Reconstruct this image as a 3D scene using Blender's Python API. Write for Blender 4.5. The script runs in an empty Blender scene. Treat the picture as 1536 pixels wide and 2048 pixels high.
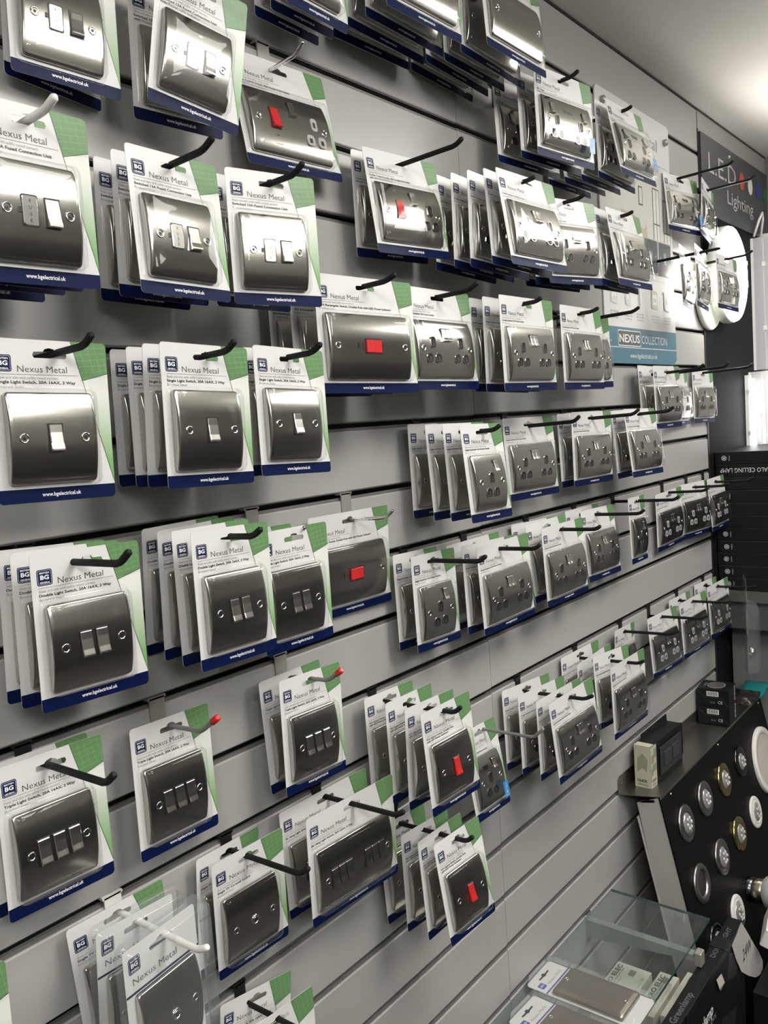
import bpy, math, random
from mathutils import Matrix, Vector
random.seed(7)
SC = bpy.context.scene
COL = SC.collection
PI = math.pi
OZ = 2.32                      # height of groove 0 above the floor

# ---------------------------------------------------------------- camera
cam = bpy.data.cameras.new('camera')
cam.sensor_fit = 'HORIZONTAL'; cam.sensor_width = 36.0; cam.lens = 1692.02 / 1536 * 36
cam.clip_start = 0.02; cam.clip_end = 50
camo = bpy.data.objects.new('camera', cam); COL.objects.link(camo)
RR = [[0.6244677054048067, -0.7776395351634856, -0.07291665281109544], [-0.12210715200241637, -0.004991871273854635, -0.9925043700916607], [0.7714466464612537, 0.6286905714036941, -0.09807261132335629]]
camo.matrix_world = Matrix(((RR[0][0], -RR[1][0], -RR[2][0], 0), (RR[0][1], -RR[1][1], -RR[2][1], -0.8213),
                            (RR[0][2], -RR[1][2], -RR[2][2], OZ - 0.7072), (0, 0, 0, 1)))
SC.camera = camo

# ---------------------------------------------------------------- world, exposure
w = bpy.data.worlds.new('world'); SC.world = w; w.use_nodes = True
w.node_tree.nodes['Background'].inputs[0].default_value = (.5, .5, .5, 1)
w.node_tree.nodes['Background'].inputs[1].default_value = 0.02
SC.view_settings.view_transform = 'Standard'; SC.view_settings.look = 'None'
SC.view_settings.gamma = 1; SC.view_settings.use_curve_mapping = False
SC.view_settings.exposure = 0.38
PANEL_POWER = 13.0              # ceiling light panels, emission strength
RING_POWER = 45.0              # round LED lamp on the display
TUBE_POWER = 3.5               # tube lights on the far wall
# positions of the ceiling panels (x, y, size x, size y)
CEIL_PANELS = [(-0.5, -1.15, .6, .6), (0.95, -1.15, .6, .6), (2.35, -1.15, .6, .6), (0.95, -2.3, .6, .6), (-0.5, -2.3, .6, .6)]

# ---------------------------------------------------------------- materials
MATS = {}
def mat(name, col, rough=.5, metal=0., spec=.5, emit=None, estr=0., bump=None, noise=None, coat=0., alpha=None):
    if name in MATS: return MATS[name]
    m = bpy.data.materials.new(name); m.use_nodes = True; nt = m.node_tree; b = nt.nodes['Principled BSDF']
    b.inputs['Base Color'].default_value = (*col, 1); b.inputs['Roughness'].default_value = rough
    b.inputs['Metallic'].default_value = metal; b.inputs['Specular IOR Level'].default_value = spec
    b.inputs['Coat Weight'].default_value = coat
    if emit: b.inputs['Emission Color'].default_value = (*emit, 1); b.inputs['Emission Strength'].default_value = estr
    if noise or bump:
        tc = nt.nodes.new('ShaderNodeTexCoord'); mp = nt.nodes.new('ShaderNodeMapping'); nz = nt.nodes.new('ShaderNodeTexNoise')
        nt.links.new(tc.outputs['Object'], mp.inputs[0]); nt.links.new(mp.outputs[0], nz.inputs['Vector'])
        sc, = (noise or bump)[:1]; mp.inputs['Scale'].default_value = sc; nz.inputs['Scale'].default_value = 1; nz.inputs['Detail'].default_value = 3
        if noise:
            mx = nt.nodes.new('ShaderNodeMix'); mx.data_type = 'RGBA'
            k = noise[1]; mx.inputs[6].default_value = (*[c * (1 - k) for c in col], 1); mx.inputs[7].default_value = (*[min(1, c * (1 + k)) for c in col], 1)
            nt.links.new(nz.outputs[0], mx.inputs[0]); nt.links.new(mx.outputs[2], b.inputs['Base Color'])
        if bump:
            bp = nt.nodes.new('ShaderNodeBump'); bp.inputs['Strength'].default_value = bump[1]; bp.inputs['Distance'].default_value = bump[2]
            nt.links.new(nz.outputs[0], bp.inputs['Height']); nt.links.new(bp.outputs[0], b.inputs['Normal'])
    MATS[name] = m; return m

def thin_plastic(name, tint, ior=1.40, wave=.25, milk=.006, scale=22, dist=.0012):
    m = bpy.data.materials.new(name); m.use_nodes = True; nt = m.node_tree; N = nt.nodes; L = nt.links
    for n in list(N): N.remove(n)
    out = N.new('ShaderNodeOutputMaterial'); tr = N.new('ShaderNodeBsdfTransparent'); gl = N.new('ShaderNodeBsdfGlossy'); df = N.new('ShaderNodeBsdfDiffuse')
    tr.inputs[0].default_value = (*tint, 1); gl.inputs['Roughness'].default_value = .035; df.inputs[0].default_value = (.8, .8, .8, 1)
    lw = N.new('ShaderNodeLayerWeight'); lw.inputs[0].default_value = .5
    pw = N.new('ShaderNodeMath'); pw.operation = 'POWER'; pw.inputs[1].default_value = 4.
    fr = N.new('ShaderNodeMath'); fr.operation = 'MULTIPLY_ADD'; fr.inputs[1].default_value = .55; fr.inputs[2].default_value = .9 * ((ior - 1) / (ior + 1)) ** 2
    L.new(lw.outputs['Facing'], pw.inputs[0]); L.new(pw.outputs[0], fr.inputs[0])
    bp = N.new('ShaderNodeBump'); bp.inputs['Strength'].default_value = wave; bp.inputs['Distance'].default_value = dist
    tc = N.new('ShaderNodeTexCoord'); nz = N.new('ShaderNodeTexNoise'); nz.inputs['Scale'].default_value = scale; nz.inputs['Detail'].default_value = 2
    L.new(tc.outputs['Object'], nz.inputs['Vector']); L.new(nz.outputs[0], bp.inputs['Height'])
    L.new(bp.outputs[0], gl.inputs['Normal'])
    m1 = N.new('ShaderNodeMixShader'); m2 = N.new('ShaderNodeMixShader')
    m1.inputs[0].default_value = milk; L.new(tr.outputs[0], m1.inputs[1]); L.new(df.outputs[0], m1.inputs[2])
    L.new(fr.outputs[0], m2.inputs[0]); L.new(m1.outputs[0], m2.inputs[1]); L.new(gl.outputs[0], m2.inputs[2]); L.new(m2.outputs[0], out.inputs[0])
    MATS[name] = m; return m

def steel(name, col, rough, streak=(3, 3, 700), k=.10):
    m = mat(name, col, rough, 1.0); nt = m.node_tree; b = nt.nodes['Principled BSDF']
    tc = nt.nodes.new('ShaderNodeTexCoord'); mp = nt.nodes.new('ShaderNodeMapping'); nz = nt.nodes.new('ShaderNodeTexNoise'); mr = nt.nodes.new('ShaderNodeMapRange')
    mp.inputs['Scale'].default_value = streak; nz.inputs['Scale'].default_value = 1; nz.inputs['Detail'].default_value = 2
    nt.links.new(tc.outputs['Object'], mp.inputs[0]); nt.links.new(mp.outputs[0], nz.inputs['Vector']); nt.links.new(nz.outputs[0], mr.inputs[0])
    mr.inputs['To Min'].default_value = rough - k; mr.inputs['To Max'].default_value = rough + k; nt.links.new(mr.outputs[0], b.inputs['Roughness'])
    return m

SLAT = mat('slat_laminate', (.385, .383, .37), .30, spec=.4)
SLAT_R = SLAT
GROOVE = mat('groove_black', (.018, .018, .018), .5)  # plain black for groove backing and slot openings
LIP = mat('groove_aluminium_lip', (.17, .165, .16), .45, .2)
CEIL = mat('ceiling_paint', (.74, .71, .66), .9, noise=((3, 3, 3), .02))
PAINT = mat('wall_paint', (.20, .196, .19), .8)
DARKWALL = mat('black_display_panel', (.007, .0075, .010), .6, spec=.1, noise=((9, 1, 1.5), .5))
FLOOR = mat('floor_vinyl', (.035, .033, .030), .5, noise=((5, 5, 5), .2))
OPP = mat('opposite_wall_paint', (.12, .115, .105), .7)
WHITE = mat('card_white', (.68, .68, .675), .35, spec=.45)
CARDBACK = mat('card_back', (.62, .61, .58), .6)
NAVY = mat('print_navy', (.0025, .008, .052), .45, spec=.15)
LOGO = mat('print_logo_blue', (.004, .012, .060), .45, spec=.2)
GREEN = mat('print_green', (.125, .255, .105), .35)
GREENL = mat('print_green_light', (.26, .42, .23), .35)
INK = mat('print_black', (.02, .02, .02), .4)
INKG = mat('print_grey', (.10, .10, .10), .4)
INKL = mat('print_pale_grey', (.30, .30, .30), .4)
PWHITE = mat('print_white', (.82, .82, .82), .4)
def fade():
    m = mat('print_green_fade', (.5, .6, .5), .35); nt = m.node_tree; b = nt.nodes['Principled BSDF']
    tc = nt.nodes.new('ShaderNodeTexCoord'); sx = nt.nodes.new('ShaderNodeSeparateXYZ'); mr = nt.nodes.new('ShaderNodeMapRange'); mx = nt.nodes.new('ShaderNodeMix'); mx.data_type = 'RGBA'
    nt.links.new(tc.outputs['Object'], sx.inputs[0]); nt.links.new(sx.outputs[2], mr.inputs[0])
    mr.inputs['From Min'].default_value = -.035; mr.inputs['From Max'].default_value = -.10
    mx.inputs[6].default_value = (.72, .74, .70, 1); mx.inputs[7].default_value = (.20, .40, .15, 1)
    nt.links.new(mr.outputs[0], mx.inputs[0]); nt.links.new(mx.outputs[2], b.inputs['Base Color']); return m
FADE = fade()
STEEL = steel('brushed_steel', (.54, .527, .49), .17, (6, 6, 1500), .03)
ROCK = steel('rocker_steel', (.64, .625, .585), .22, (6, 6, 900), .03)
CHROME = mat('chrome', (.75, .75, .75), .10, 1.0)
SATIN = mat('satin_nickel', (.42, .41, .40), .35, 1.0)
BRASS = mat('polished_brass', (.62, .50, .22), .18, 1.0)
BLACKCHROME = mat('black_chrome', (.12, .12, .13), .2, 1.0)
BLK = mat('black_plastic', (.012, .012, .012), .35)
RUB = mat('black_hook_sleeve', (.009, .009, .009), .6, spec=.25)
HOLEB = mat('socket_black', (.008, .008, .008), .5, spec=.15)
GREY = mat('grey_plastic', (.42, .42, .42), .4)
RED = mat('red_plastic', (.62, .018, .02), .3)
WPL = mat('white_plastic', (.80, .79, .76), .4)
GREYM = mat('grey_coated_wire', (.20, .20, .19), .4)
ZINC = mat('galvanised_bracket', (.42, .41, .38), .35, .45)
USBB = mat('blue_sticker', (.02, .22, .55), .3)
TEAL = mat('poster_teal', (.075, .185, .25), .35)
FILM = thin_plastic('clear_blister_film', (.97, .97, .97))
CLAM = thin_plastic('clear_clamshell_film', (.94, .95, .95), milk=.06)
GLASS = thin_plastic('green_shelf_glass', (.90, .945, .93), ior=1.5, wave=0, milk=.03)
GEDGE = mat('glass_edge_green', (.05, .09, .08), .1, coat=.5)
LENS = thin_plastic('clear_lens', (.9, .9, .9), ior=1.5, wave=.8, milk=.25, scale=220, dist=.003)
BLKCARD = mat('black_carton', (.010, .010, .011), .42, spec=.25)
BLKACR = mat('black_display_board', (.007, .007, .007), .42, spec=.1)
GREYMET = mat('grey_painted_metal', (.42, .40, .39), .4)
PLATEM = steel('shelf_plate_steel', (.36, .35, .31), .36, (2, 200, 2), .05)

# ---------------------------------------------------------------- mesh helpers
def tag(o, label=None, cat=None, group=None, kind=None):
    if label: o['label'] = label
    if cat: o['category'] = cat
    if group: o['group'] = group
    if kind: o['kind'] = kind
    return o
def empty(name, loc=(0, 0, 0), rot=None):
    o = bpy.data.objects.new(name, None); o.empty_display_size = .02; COL.objects.link(o)
    o.location = loc
    if rot is not None: o.rotation_euler = rot
    return o

class MB:
    def __init__(s): s.v = []; s.f = []; s.m = []; s.mats = []; s.sm = []
    def mi(s, m):
        if m not in s.mats: s.mats.append(m)
        return s.mats.index(m)
    def add(s, vs, fs, m, smooth=False, M=None):
        o = len(s.v)
        s.v += [tuple(M @ Vector(v)) if M is not None else tuple(v) for v in vs]
        k = s.mi(m)
        for f in fs: s.f.append([i + o for i in f]); s.m.append(k); s.sm.append(smooth)
    def box(s, x0, x1, y0, y1, z0, z1, m, M=None, c=0.):
        if c <= 0:
            vs = [(x, y, z) for z in (z0, z1) for y in (y0, y1) for x in (x0, x1)]
            fs = [(0, 2, 3, 1), (4, 5, 7, 6), (0, 1, 5, 4), (2, 6, 7, 3), (0, 4, 6, 2), (1, 3, 7, 5)]
            s.add(vs, fs, m, False, M)
        else:   # chamfered in the x-z plane outline and along y ends
            def ring(i, y):
                a = c
                return [(x0 + i, y, z0 + a), (x0 + a, y, z0 + i), (x1 - a, y, z0 + i), (x1 - i, y, z0 + a), (x1 - i, y, z1 - a), (x1 - a, y, z1 - i), (x0 + a, y, z1 - i), (x0 + i, y, z1 - a)]
            rs = [ring(c * .6, y0), ring(0, y0 + c), ring(0, y1 - c), ring(c * .6, y1)]
            s.loft(rs, m, True, True, M=M)
    def loft(s, rings, m, cap0=False, cap1=False, smooth=False, M=None):
        n = len(rings[0]); vs = [p for r in rings for p in r]; fs = []
        for j in range(len(rings) - 1):
            for i in range(n):
                a = j * n + i; b = j * n + (i + 1) % n
                fs.append((a, b, b + n, a + n))
        s.add(vs, fs, m, smooth, M)
        o = len(s.v) - len(vs); k = s.mi(m)
        if cap0: s.f.append([o + i for i in reversed(range(n))]); s.m.append(k); s.sm.append(smooth and False)
        if cap1: s.f.append([o + (len(rings) - 1) * n + i for i in range(n)]); s.m.append(k); s.sm.append(False)
    def poly(s, pts, y, m, M=None):           # flat figure in x-z at depth y
        s.add([(p[0], y, p[1]) for p in pts], [tuple(range(len(pts)))], m, False, M)
    def rect(s, x0, x1, z0, z1, y, m, M=None): s.poly([(x0, z0), (x1, z0), (x1, z1), (x0, z1)], y, m, M)
    def text(s, txt, x, z, h, m, y=0., w=None, al='L', bold=0, M=None, rot=0.):
        vs, fs, x0, x1 = glyphs(txt, bold); sx = h
        if w: sx = w / (x1 - x0)
        ox = {'L': 0, 'C': -(x1 - x0) / 2, 'R': -(x1 - x0)}[al]
        c, si = math.cos(rot), math.sin(rot); out = []
        for vx, vy in vs:
            a, b = (vx - x0 + ox) * sx, vy * h
            out.append((x + a * c - b * si, y, z + a * si + b * c))
        s.add(out, fs, m, False, M)
    def tube(s, pts, r, m, n=10, caps=True, M=None):
        P_ = [Vector(p) for p in pts]; rings = []; up = Vector((0, 0, 1))
        rr = r if isinstance(r, (list, tuple)) else [r] * len(P_)
        ref = None
        for i, p in enumerate(P_):
            d = (P_[min(i + 1, len(P_) - 1)] - P_[max(i - 1, 0)]).normalized()
            if ref is None: ref = Vector((1, 0, 0)) if abs(d.x) < .9 else Vector((0, 0, 1))
            a = (ref - d * ref.dot(d)).normalized(); b = d.cross(a); ref = a
            rings.append([tuple(p + a * rr[i] * math.cos(2 * PI * k / n) + b * rr[i] * math.sin(2 * PI * k / n)) for k in range(n)])
        s.loft(rings, m, caps, caps, True, M)
    def lathe(s, prof, m, c=(0, 0, 0), n=28, M=None, sx=1., sz=1., caps=False):   # axis = -y ; prof = (radius, y)
        rings = [[(c[0] + r * math.cos(2 * PI * k / n) * sx, c[1] + y, c[2] + r * math.sin(2 * PI * k / n) * sz) for k in range(n)] for r, y in prof]
        s.loft(rings, m, False, caps, True, M)
    def build(s, name, parent=None, loc=None):
        me = bpy.data.meshes.new(name); me.from_pydata(s.v, [], s.f)
        for m in s.mats: me.materials.append(m)
        me.polygons.foreach_set('material_index', s.m); me.polygons.foreach_set('use_smooth', s.sm)
        me.update(); me.validate()
        o = bpy.data.objects.new(name, me); COL.objects.link(o)
        if parent is not None: o.parent = parent
        if loc is not None: o.location = loc
        return o

GC = {}
def glyphs(txt, bold):
    key = (txt, bold)
    if key in GC: return GC[key]
    cu = bpy.data.curves.new('t', 'FONT'); cu.body = txt; cu.size = 1.38; cu.resolution_u = 2; cu.fill_mode = 'BOTH'
    cu.offset = {0: .0, 1: .03, -1: -.004, 2: .045}[bold]
    o = bpy.data.objects.new('t', cu); COL.objects.link(o)
    bpy.context.view_layer.update()
    me = o.evaluated_get(bpy.context.evaluated_depsgraph_get()).to_mesh()
    vs = [(v.co.x, v.co.y) for v in me.vertices]; fs = [tuple(p.vertices) for p in me.polygons]
    o.evaluated_get(bpy.context.evaluated_depsgraph_get()).to_mesh_clear()
    bpy.data.objects.remove(o); bpy.data.curves.remove(cu)
    xs = [v[0] for v in vs] or [0, 1]
    GC[key] = (vs, fs, min(xs), max(xs)); return GC[key]

def rrect(x0, x1, z0, z1, r, n=4):
    out = []
    for cx, cz, a0 in ((x1 - r, z0 + r, -90), (x1 - r, z1 - r, 0), (x0 + r, z1 - r, 90), (x0 + r, z0 + r, 180)):
        for i in range(n + 1):
            a = math.radians(a0 + 90 * i / n); out.append((cx + r * math.cos(a), cz + r * math.sin(a)))
    return out                                   # counter clockwise from bottom right
def ring3(pts, y): return [(p[0], y, p[1]) for p in pts]

# ================================================================ SETTING
XE = 2.531; XC = 3.225; ZC = OZ + .125; YO = -2.75; XL = -1.6; SEAM = 1.282
b = MB(); b.box(XL, XC + .1, YO - .1, .2, -.05, 0, FLOOR); tag(b.build('floor'), kind='structure')
b = MB(); b.box(XL, XC + .1, YO - .1, .2, ZC, ZC + .05, CEIL); tag(b.build('ceiling'), kind='structure')
b = MB(); b.box(XL - .1, XL, YO, .1, 0, ZC, OPP); tag(b.build('wall_left'), kind='structure')
b = MB(); b.box(XL, XC + .1, YO - .1, YO, 0, ZC, OPP); b.box(XL, XC, YO, YO + .35, 0, 1.45, mat('unseen_dark_block', (.03, .028, .026), .5)); tag(b.build('wall_front'), kind='structure')  # unseen dark block added so the lower plates reflect something darker
b = MB(); b.box(XC, XC + .1, YO, .1, 0, ZC, PAINT); tag(b.build('wall_right'), kind='structure')
b = MB()
b.box(XL, XC, .03, .1, 0, ZC, GROOVE)
b.box(XE + .004, XC, -.001, .03, 0, ZC - .14 + .02, DARKWALL)
b.box(XE + .004, XC, .0, .03, ZC - .14 + .02, ZC, SLAT)
b.box(XE - .004, XE + .004, -.002, .03, 0, OZ + .07, BLK)
b.box(XL, XC, -.003, .03, ZC - .004, ZC, INK)
tag(b.build('wall_back'), kind='structure')
# slatted panels: left and right sheets, one groove each 100 mm
for (x0, x1, dz) in ((XL, SEAM - .0006, -.0012), (SEAM + .0006, XE - .004, 0)):
    b = MB(); g = .0062
    for k in range(-1, 23):
        zt = OZ - .1 * k - g + dz if k >= 0 else ZC - .004
        zb = max(OZ - .1 * (k + 1) + g + dz, .0)
        if zt - zb < .01: continue
        # board with eased edges
        prof = [(.016, zb), (.0015, zb), (0, zb + .0015), (0, zt - .0015), (.0015, zt), (.016, zt)]
        b.loft([[(x, p[0], p[1]) for p in prof] for x in (x0, x1)], SLAT, True, True)
        if k >= 0:
            b.box(x0, x1, .003, .006, OZ - .1 * k - g + dz, OZ - .1 * k - g + .0044 + dz, LIP)
            b.box(x0, x1, .003, .006, OZ - .1 * k + g - .0012 + dz, OZ - .1 * k + g + dz, LIP)
    o = b.build('wall_slats'); tag(o, kind='structure')

# ceiling light panels
for i, (x, y, sx, sy) in enumerate(CEIL_PANELS):
    r = empty('ceiling_light', (x, y, ZC)); tag(r, 'square white ceiling light panel over the shop aisle', 'ceiling light', 'ceiling panels over the aisle')
    b = MB(); b.box(-sx / 2, sx / 2, -sy / 2, sy / 2, -.012, 0, WPL); b.build('frame', r)
    b = MB(); b.box(-sx / 2 + .02, sx / 2 - .02, -sy / 2 + .02, sy / 2 - .02, -.075, -.012, mat('panel_diffuser', (.8, .8, .8), .5, emit=(1, .975, .92), estr=PANEL_POWER)); b.build('diffuser', r)

# ================================================================ BLISTER PACKS
S = .972
def arch(ph, z):
    """bowed plate: depth of the face at height z (0 = middle)"""
    return .0046 + .0066 * (1 - min(1., abs(2 * z / ph)) ** 2.4)
def face_y(pw, ph, x, z): return -arch(ph, z)
def faceplate(root, cx, cz, pw, ph):
    b = MB(); r0 = .0038; rings = []
    zs = [0, .0003, .001, .002, .0035, .006, .009, .013, .018, .024, .031, .037]
    zs = [z for z in zs if z < ph / 2 - .003] ; zs = [-ph / 2 + z for z in zs] + [0] + [ph / 2 - z for z in reversed(zs)]
    for z in zs:
        e = ph / 2 - abs(z); w = pw / 2 - (r0 - math.sqrt(max(0, r0 * r0 - max(0, r0 - e) ** 2)))
        D = arch(ph, z) - .0016 * max(0, 1 - e / .0012) ** 2
        half = [(w, .0010), (w, D - .0020), (w - .0003, D - .0009), (w - .0010, D - .0002), (w - .0020, D), (w - .0040, D), (w - .012, D), (w * .4, D)]
        prof = [(-x, d) for x, d in half] + [(x, d) for x, d in reversed(half)]
        rings.append([(cx + x, -d, cz + z) for x, d in prof])
    n = len(rings[0]); vs = [p for r in rings for p in r]; fs = []
    for j in range(len(rings) - 1):
        for i in range(n - 1):
            a = j * n + i; fs.append((a, a + 1, a + n + 1, a + n))
    b.add(vs, fs, STEEL, True)
    b.add(rings[0], [tuple(reversed(range(n)))], STEEL); b.add(rings[-1], [tuple(range(n))], STEEL)
    return b
def screw(fp, x, y, z, r=.0036):
    b = MB()
    b.lathe([(r * 1.25, .0008), (r * 1.25, -.0006), (r * 1.0, -.0010), (r * .8, .0002), (r * .35, .0014)], CHROME, (x, y, z), 16)
    b.lathe([(r * .42, -.0002), (0.0002, -.0003)], BLK, (x, y, z), 6)
    return b.build('screw', fp)
def rocker(fp, x, z, w, h, y, m=None, horiz=False, name='rocker'):
    m = m or ROCK; b = MB()
    b.box(x - w / 2 - .0010, x + w / 2 + .0010, y - .0006, y + .001, z - h / 2 - .0012, z + h / 2 + .0008, BLK)
    if horiz:
        prof = [(-w / 2, -.0030), (0, -.0018), (w / 2, -.0022)]
        rr = [[(x + px, y + .001, z - h / 2 + .0006), (x + px, y + py + .0006, z - h / 2 + .0006), (x + px, y + py, z - h / 2 + .0016), (x + px, y + py, z + h / 2 - .0016), (x + px, y + py + .0006, z + h / 2 - .0006), (x + px, y + .001, z + h / 2 - .0006)] for px, py in prof]
    else:
        prof = [(h / 2, -.0008), (h / 2 - .0008, -.0014), (h * .2, -.0020), (-h * .2, -.0036), (-h / 2 + .0022, -.0052), (-h / 2 + .0008, -.0053), (-h / 2, -.0040)]
        rr = [[(x + w / 2, y + .001, z + pz), (x + w / 2, y + py + .0006, z + pz), (x + w / 2 - .0007, y + py, z + pz), (x - w / 2 + .0007, y + py, z + pz), (x - w / 2, y + py + .0006, z + pz), (x - w / 2, y + .001, z + pz)] for pz, py in prof]
    b.loft(rr, m, True, True, False)
    return b.build(name, fp)
def pinhole(b, x, z, w, h, y, inset=BLK, hole=BLK):
    y -= .0010; r = w * .36
    rim = rrect(x - w / 2 - .0006, x + w / 2 + .0006, z - h / 2 - .0006, z + h / 2 + .0006, r, 4)
    inn = rrect(x - w / 2, x + w / 2, z - h / 2, z + h / 2, r, 4)
    b.loft([ring3(rim, y + .0020), ring3(rim, y - .0001), ring3(inn, y - .0001)], GREY if inset is GREY else STEEL)
    b.loft([ring3(inn, y - .0001), ring3(rrect(x - w / 2 + .0005, x + w / 2 - .0005, z - h / 2 + .0005, z + h / 2 - .0005, r, 4), y + .0001)], BLK if inset is not GREY else GREY)
    b.poly(rrect(x - w / 2 + .0005, x + w / 2 - .0005, z - h / 2 + .0005, z + h / 2 - .0005, r, 4), y + .0001, GREY if inset is GREY else HOLEB)
    q = (x - w * .22, x + w * .22, z - h * .26, z + h * .20)
    b.rect(*q, y - .0001, GROOVE if inset is GREY else GROOVE)
    if inset is not GREY: b.rect(x - w * .22, x + w * .22, z - h * .30, z - h * .26, y - .0001, INKG)

CARD = {'s': (.117 * S, .152 * S), 'd': (.175 * S, .152 * S), 'c': (.107 * S, .150 * S)}
TEXTS = dict(fcu='Switched 13A Fused Connection Unit', fcul='Switched 13A Fused Connection Unit|with Power LED Indicator', sw1='Single Light Switch, 20A 16AX, 2 Way', sw2='Double Light Switch, 20A 16AX, 2 Way',
             sw3='Triple Light Switch, 20A 16AX, 2 Way', sw6='Six Gang Light Switch, 20A 16AX, 2 Way', sq='45A Square Switch, Double Pole|with LED Power Indicator', dp='45A Rectangular Switch, Double Pole with LED Power Indicator',
             cook='Cooker Control Socket, 45A Double Pole Switch|with LED Power Indicators', sock='Double Switched 13A Power Socket', ssock='Single Switched 13A Power Socket', usb='USB Charger|Double Switched 13A Power Socket + 2x USB (3.1A)',
             usbs='USB Charger|Single Switched 13A Power Socket', coax='Single TV Co-axial Socket', blank='Double Blank Plate')
TEXTS['sockg'] = TEXTS['sock']; TEXTS['cookg'] = TEXTS['cook']
def logo(b, x, z, s, y):
    b.poly(rrect(x, x + s, z - s, z, s * .14), y, LOGO)
    o = rrect(x + s * .06, x + s * .94, z - s * .94, z - s * .06, s * .1); i = rrect(x + s * .075, x + s * .925, z - s * .925, z - s * .075, s * .095)
    b.loft([ring3(o, y - .00008), ring3(i, y - .00008)], PWHITE)
    b.text('BG', x + s * .5, z - s * .62, s * .27, PWHITE, y - .00012, w=s * .56, al='C', bold=2)
    b.text('BRITISH', x + s * .5, z - s * .27, s * .11, PWHITE, y - .00012, w=s * .62, al='C', bold=1)
    b.text('GENERAL', x + s * .5, z - s * .87, s * .11, PWHITE, y - .00012, w=s * .66, al='C', bold=1)
def card_mesh(root, t, prod):
    W, H = CARD[t]; T = .014 * S; l, r, tp, bt = -W / 2, W / 2, T, T - H; b = MB(); th = .0005
    out = rrect(l, r, bt, tp, .004, 4)     # starts bottom right, ccw
    nh = len(out) // 2                     # first half = right side (bottom right, top right), second = left side
    br, tr, tl, bl = out[0:5], out[5:10], out[10:15], out[15:20]
    sl = .0165
    up = [(sl, 0), (sl - .0015, .0028), (.006, .0032), (.0045, .0055), (0, .0066), (-.0045, .0055), (-.006, .0032), (-sl + .0015, .0028), (-sl, 0)]
    dn = [(-sl, 0), (-sl + .0015, -.0028), (sl - .0015, -.0028), (sl, 0)]
    top = [(r, 0)] + tr + tl + [(l, 0)] + list(reversed(up)); bot = [(l, 0)] + bl + br + [(r, 0)] + list(reversed(dn))
    top = [(r, 0)] + tr + tl + [(l, 0)] + [(p[0], p[1]) for p in reversed(up)]
    bot = [(l, 0)] + bl + br + [(r, 0)] + [(p[0], p[1]) for p in reversed(dn)]
    for pl in (top, bot):
        b.poly(pl, 0, WHITE); b.add([(p[0], th, p[1]) for p in pl], [tuple(reversed(range(len(pl))))], CARDBACK)
    b.loft([ring3(out, th), ring3(out, 0)], WHITE)
    hole = up + dn[1:-1]; b.loft([ring3(list(reversed(hole)), th), ring3(list(reversed(hole)), 0)], WHITE)
    if t == 'c':    # narrow header card with navy stripe
        b.rect(l, r, tp - .047, tp - .0445, -.0003, NAVY)
        logo(b, l + .006, tp - .010, .016, -.0002)
        b.text('Nexus Metal', l + .010, tp - .038, .0072, INKG, -.0003, w=.062, bold=-1)
        b.text('Sleek and slim with softly round corners', l + .012, tp - .058, .0022, INKL, -.0003, w=.05)
        return b.build('card', root)
    # navy foot
    bar = .0128; foot = [p for p in br if p[1] < bt + bar] + [(r, bt + bar), (l, bt + bar)] + [p for p in bl if p[1] < bt + bar]
    b.poly(foot, -.00012, NAVY)
    b.text('www.bgelectrical.uk', .002, bt + .0052, .0036, PWHITE, -.0003, w=.038, al='C', bold=1)
    # green corner
    gx = r - .036; gy = tp; sx_ = .036 / (H * .9)
    dx = lambda d: gx + d * sx_         # diagonal at depth d below top
    pat = [(gx, tp)] + [(dx(.036), tp - .036), (r, tp - .029)] + [p for p in tr if p[1] > tp - .029]
    b.poly(list(pat), -.00012, GREEN)
    b.poly([(dx(.0362), tp - .0362), (dx(H * .9), tp - H * .9), (r, tp - H * .9), (r, tp - .029)], -.00010, FADE)
    def line(p, q, wd, m, y):
        d = Vector((q[0] - p[0], q[1] - p[1])); nn = Vector((-d.y, d.x)).normalized() * wd / 2
        b.poly([(p[0] - nn.x, p[1] - nn.y), (q[0] - nn.x, q[1] - nn.y), (q[0] + nn.x, q[1] + nn.y), (p[0] + nn.x, p[1] + nn.y)], y, m)
    line((gx, tp), (dx(H * .9), tp - H * .9), .0005, INK, -.0002)
    line((dx(.036), tp - .036), (r, tp - .029), .0006, INK, -.0002)
    for i in range(6):                          # pale hatch
        d = .004 + .0055 * i; line((dx(d) + .001, tp - d - .003), (r - .0005, tp - d), .00025, GREENL, -.00018)
    for i in range(4):
        x = gx + .008 + .0075 * i; line((x, tp - .001), (min(x + .006, r - .0005), tp - .029), .00025, GREENL, -.00018)
    logo(b, l + .0055, tp - .0145, .0150, -.0002)
    b.text('Nexus Metal', l + .0255, tp - .0295, .0062, INKG, -.0003, w=.047, bold=-1)
    b.rect(l + .006, min(l + .083, dx(.031) - .002), tp - .0318, tp - .03155, -.0003, INKG)
    b.text('Sleek and slim with softly round corners', l + .0063, tp - .0358, .0026, INKL, -.0003, w=.057)
    tx = TEXTS[prod].split('|')
    wd = min(len(tx[0]) * .00205, dx(.04) - l - .0085)
    b.text(tx[0], l + .0063, tp - .0398, .0027, INK, -.0003, w=wd, bold=1)
    if len(tx) > 1: b.text(tx[1], l + .0063, tp - .0436, .0027, INK, -.0003, w=min(len(tx[1]) * .00205, dx(.045) - l - .009), bold=1)
    else: b.text('Brushed Steel', l + .0063, tp - .0438, .0026, INKL, -.0003, w=.024)
    return b.build('card', root)

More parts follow.
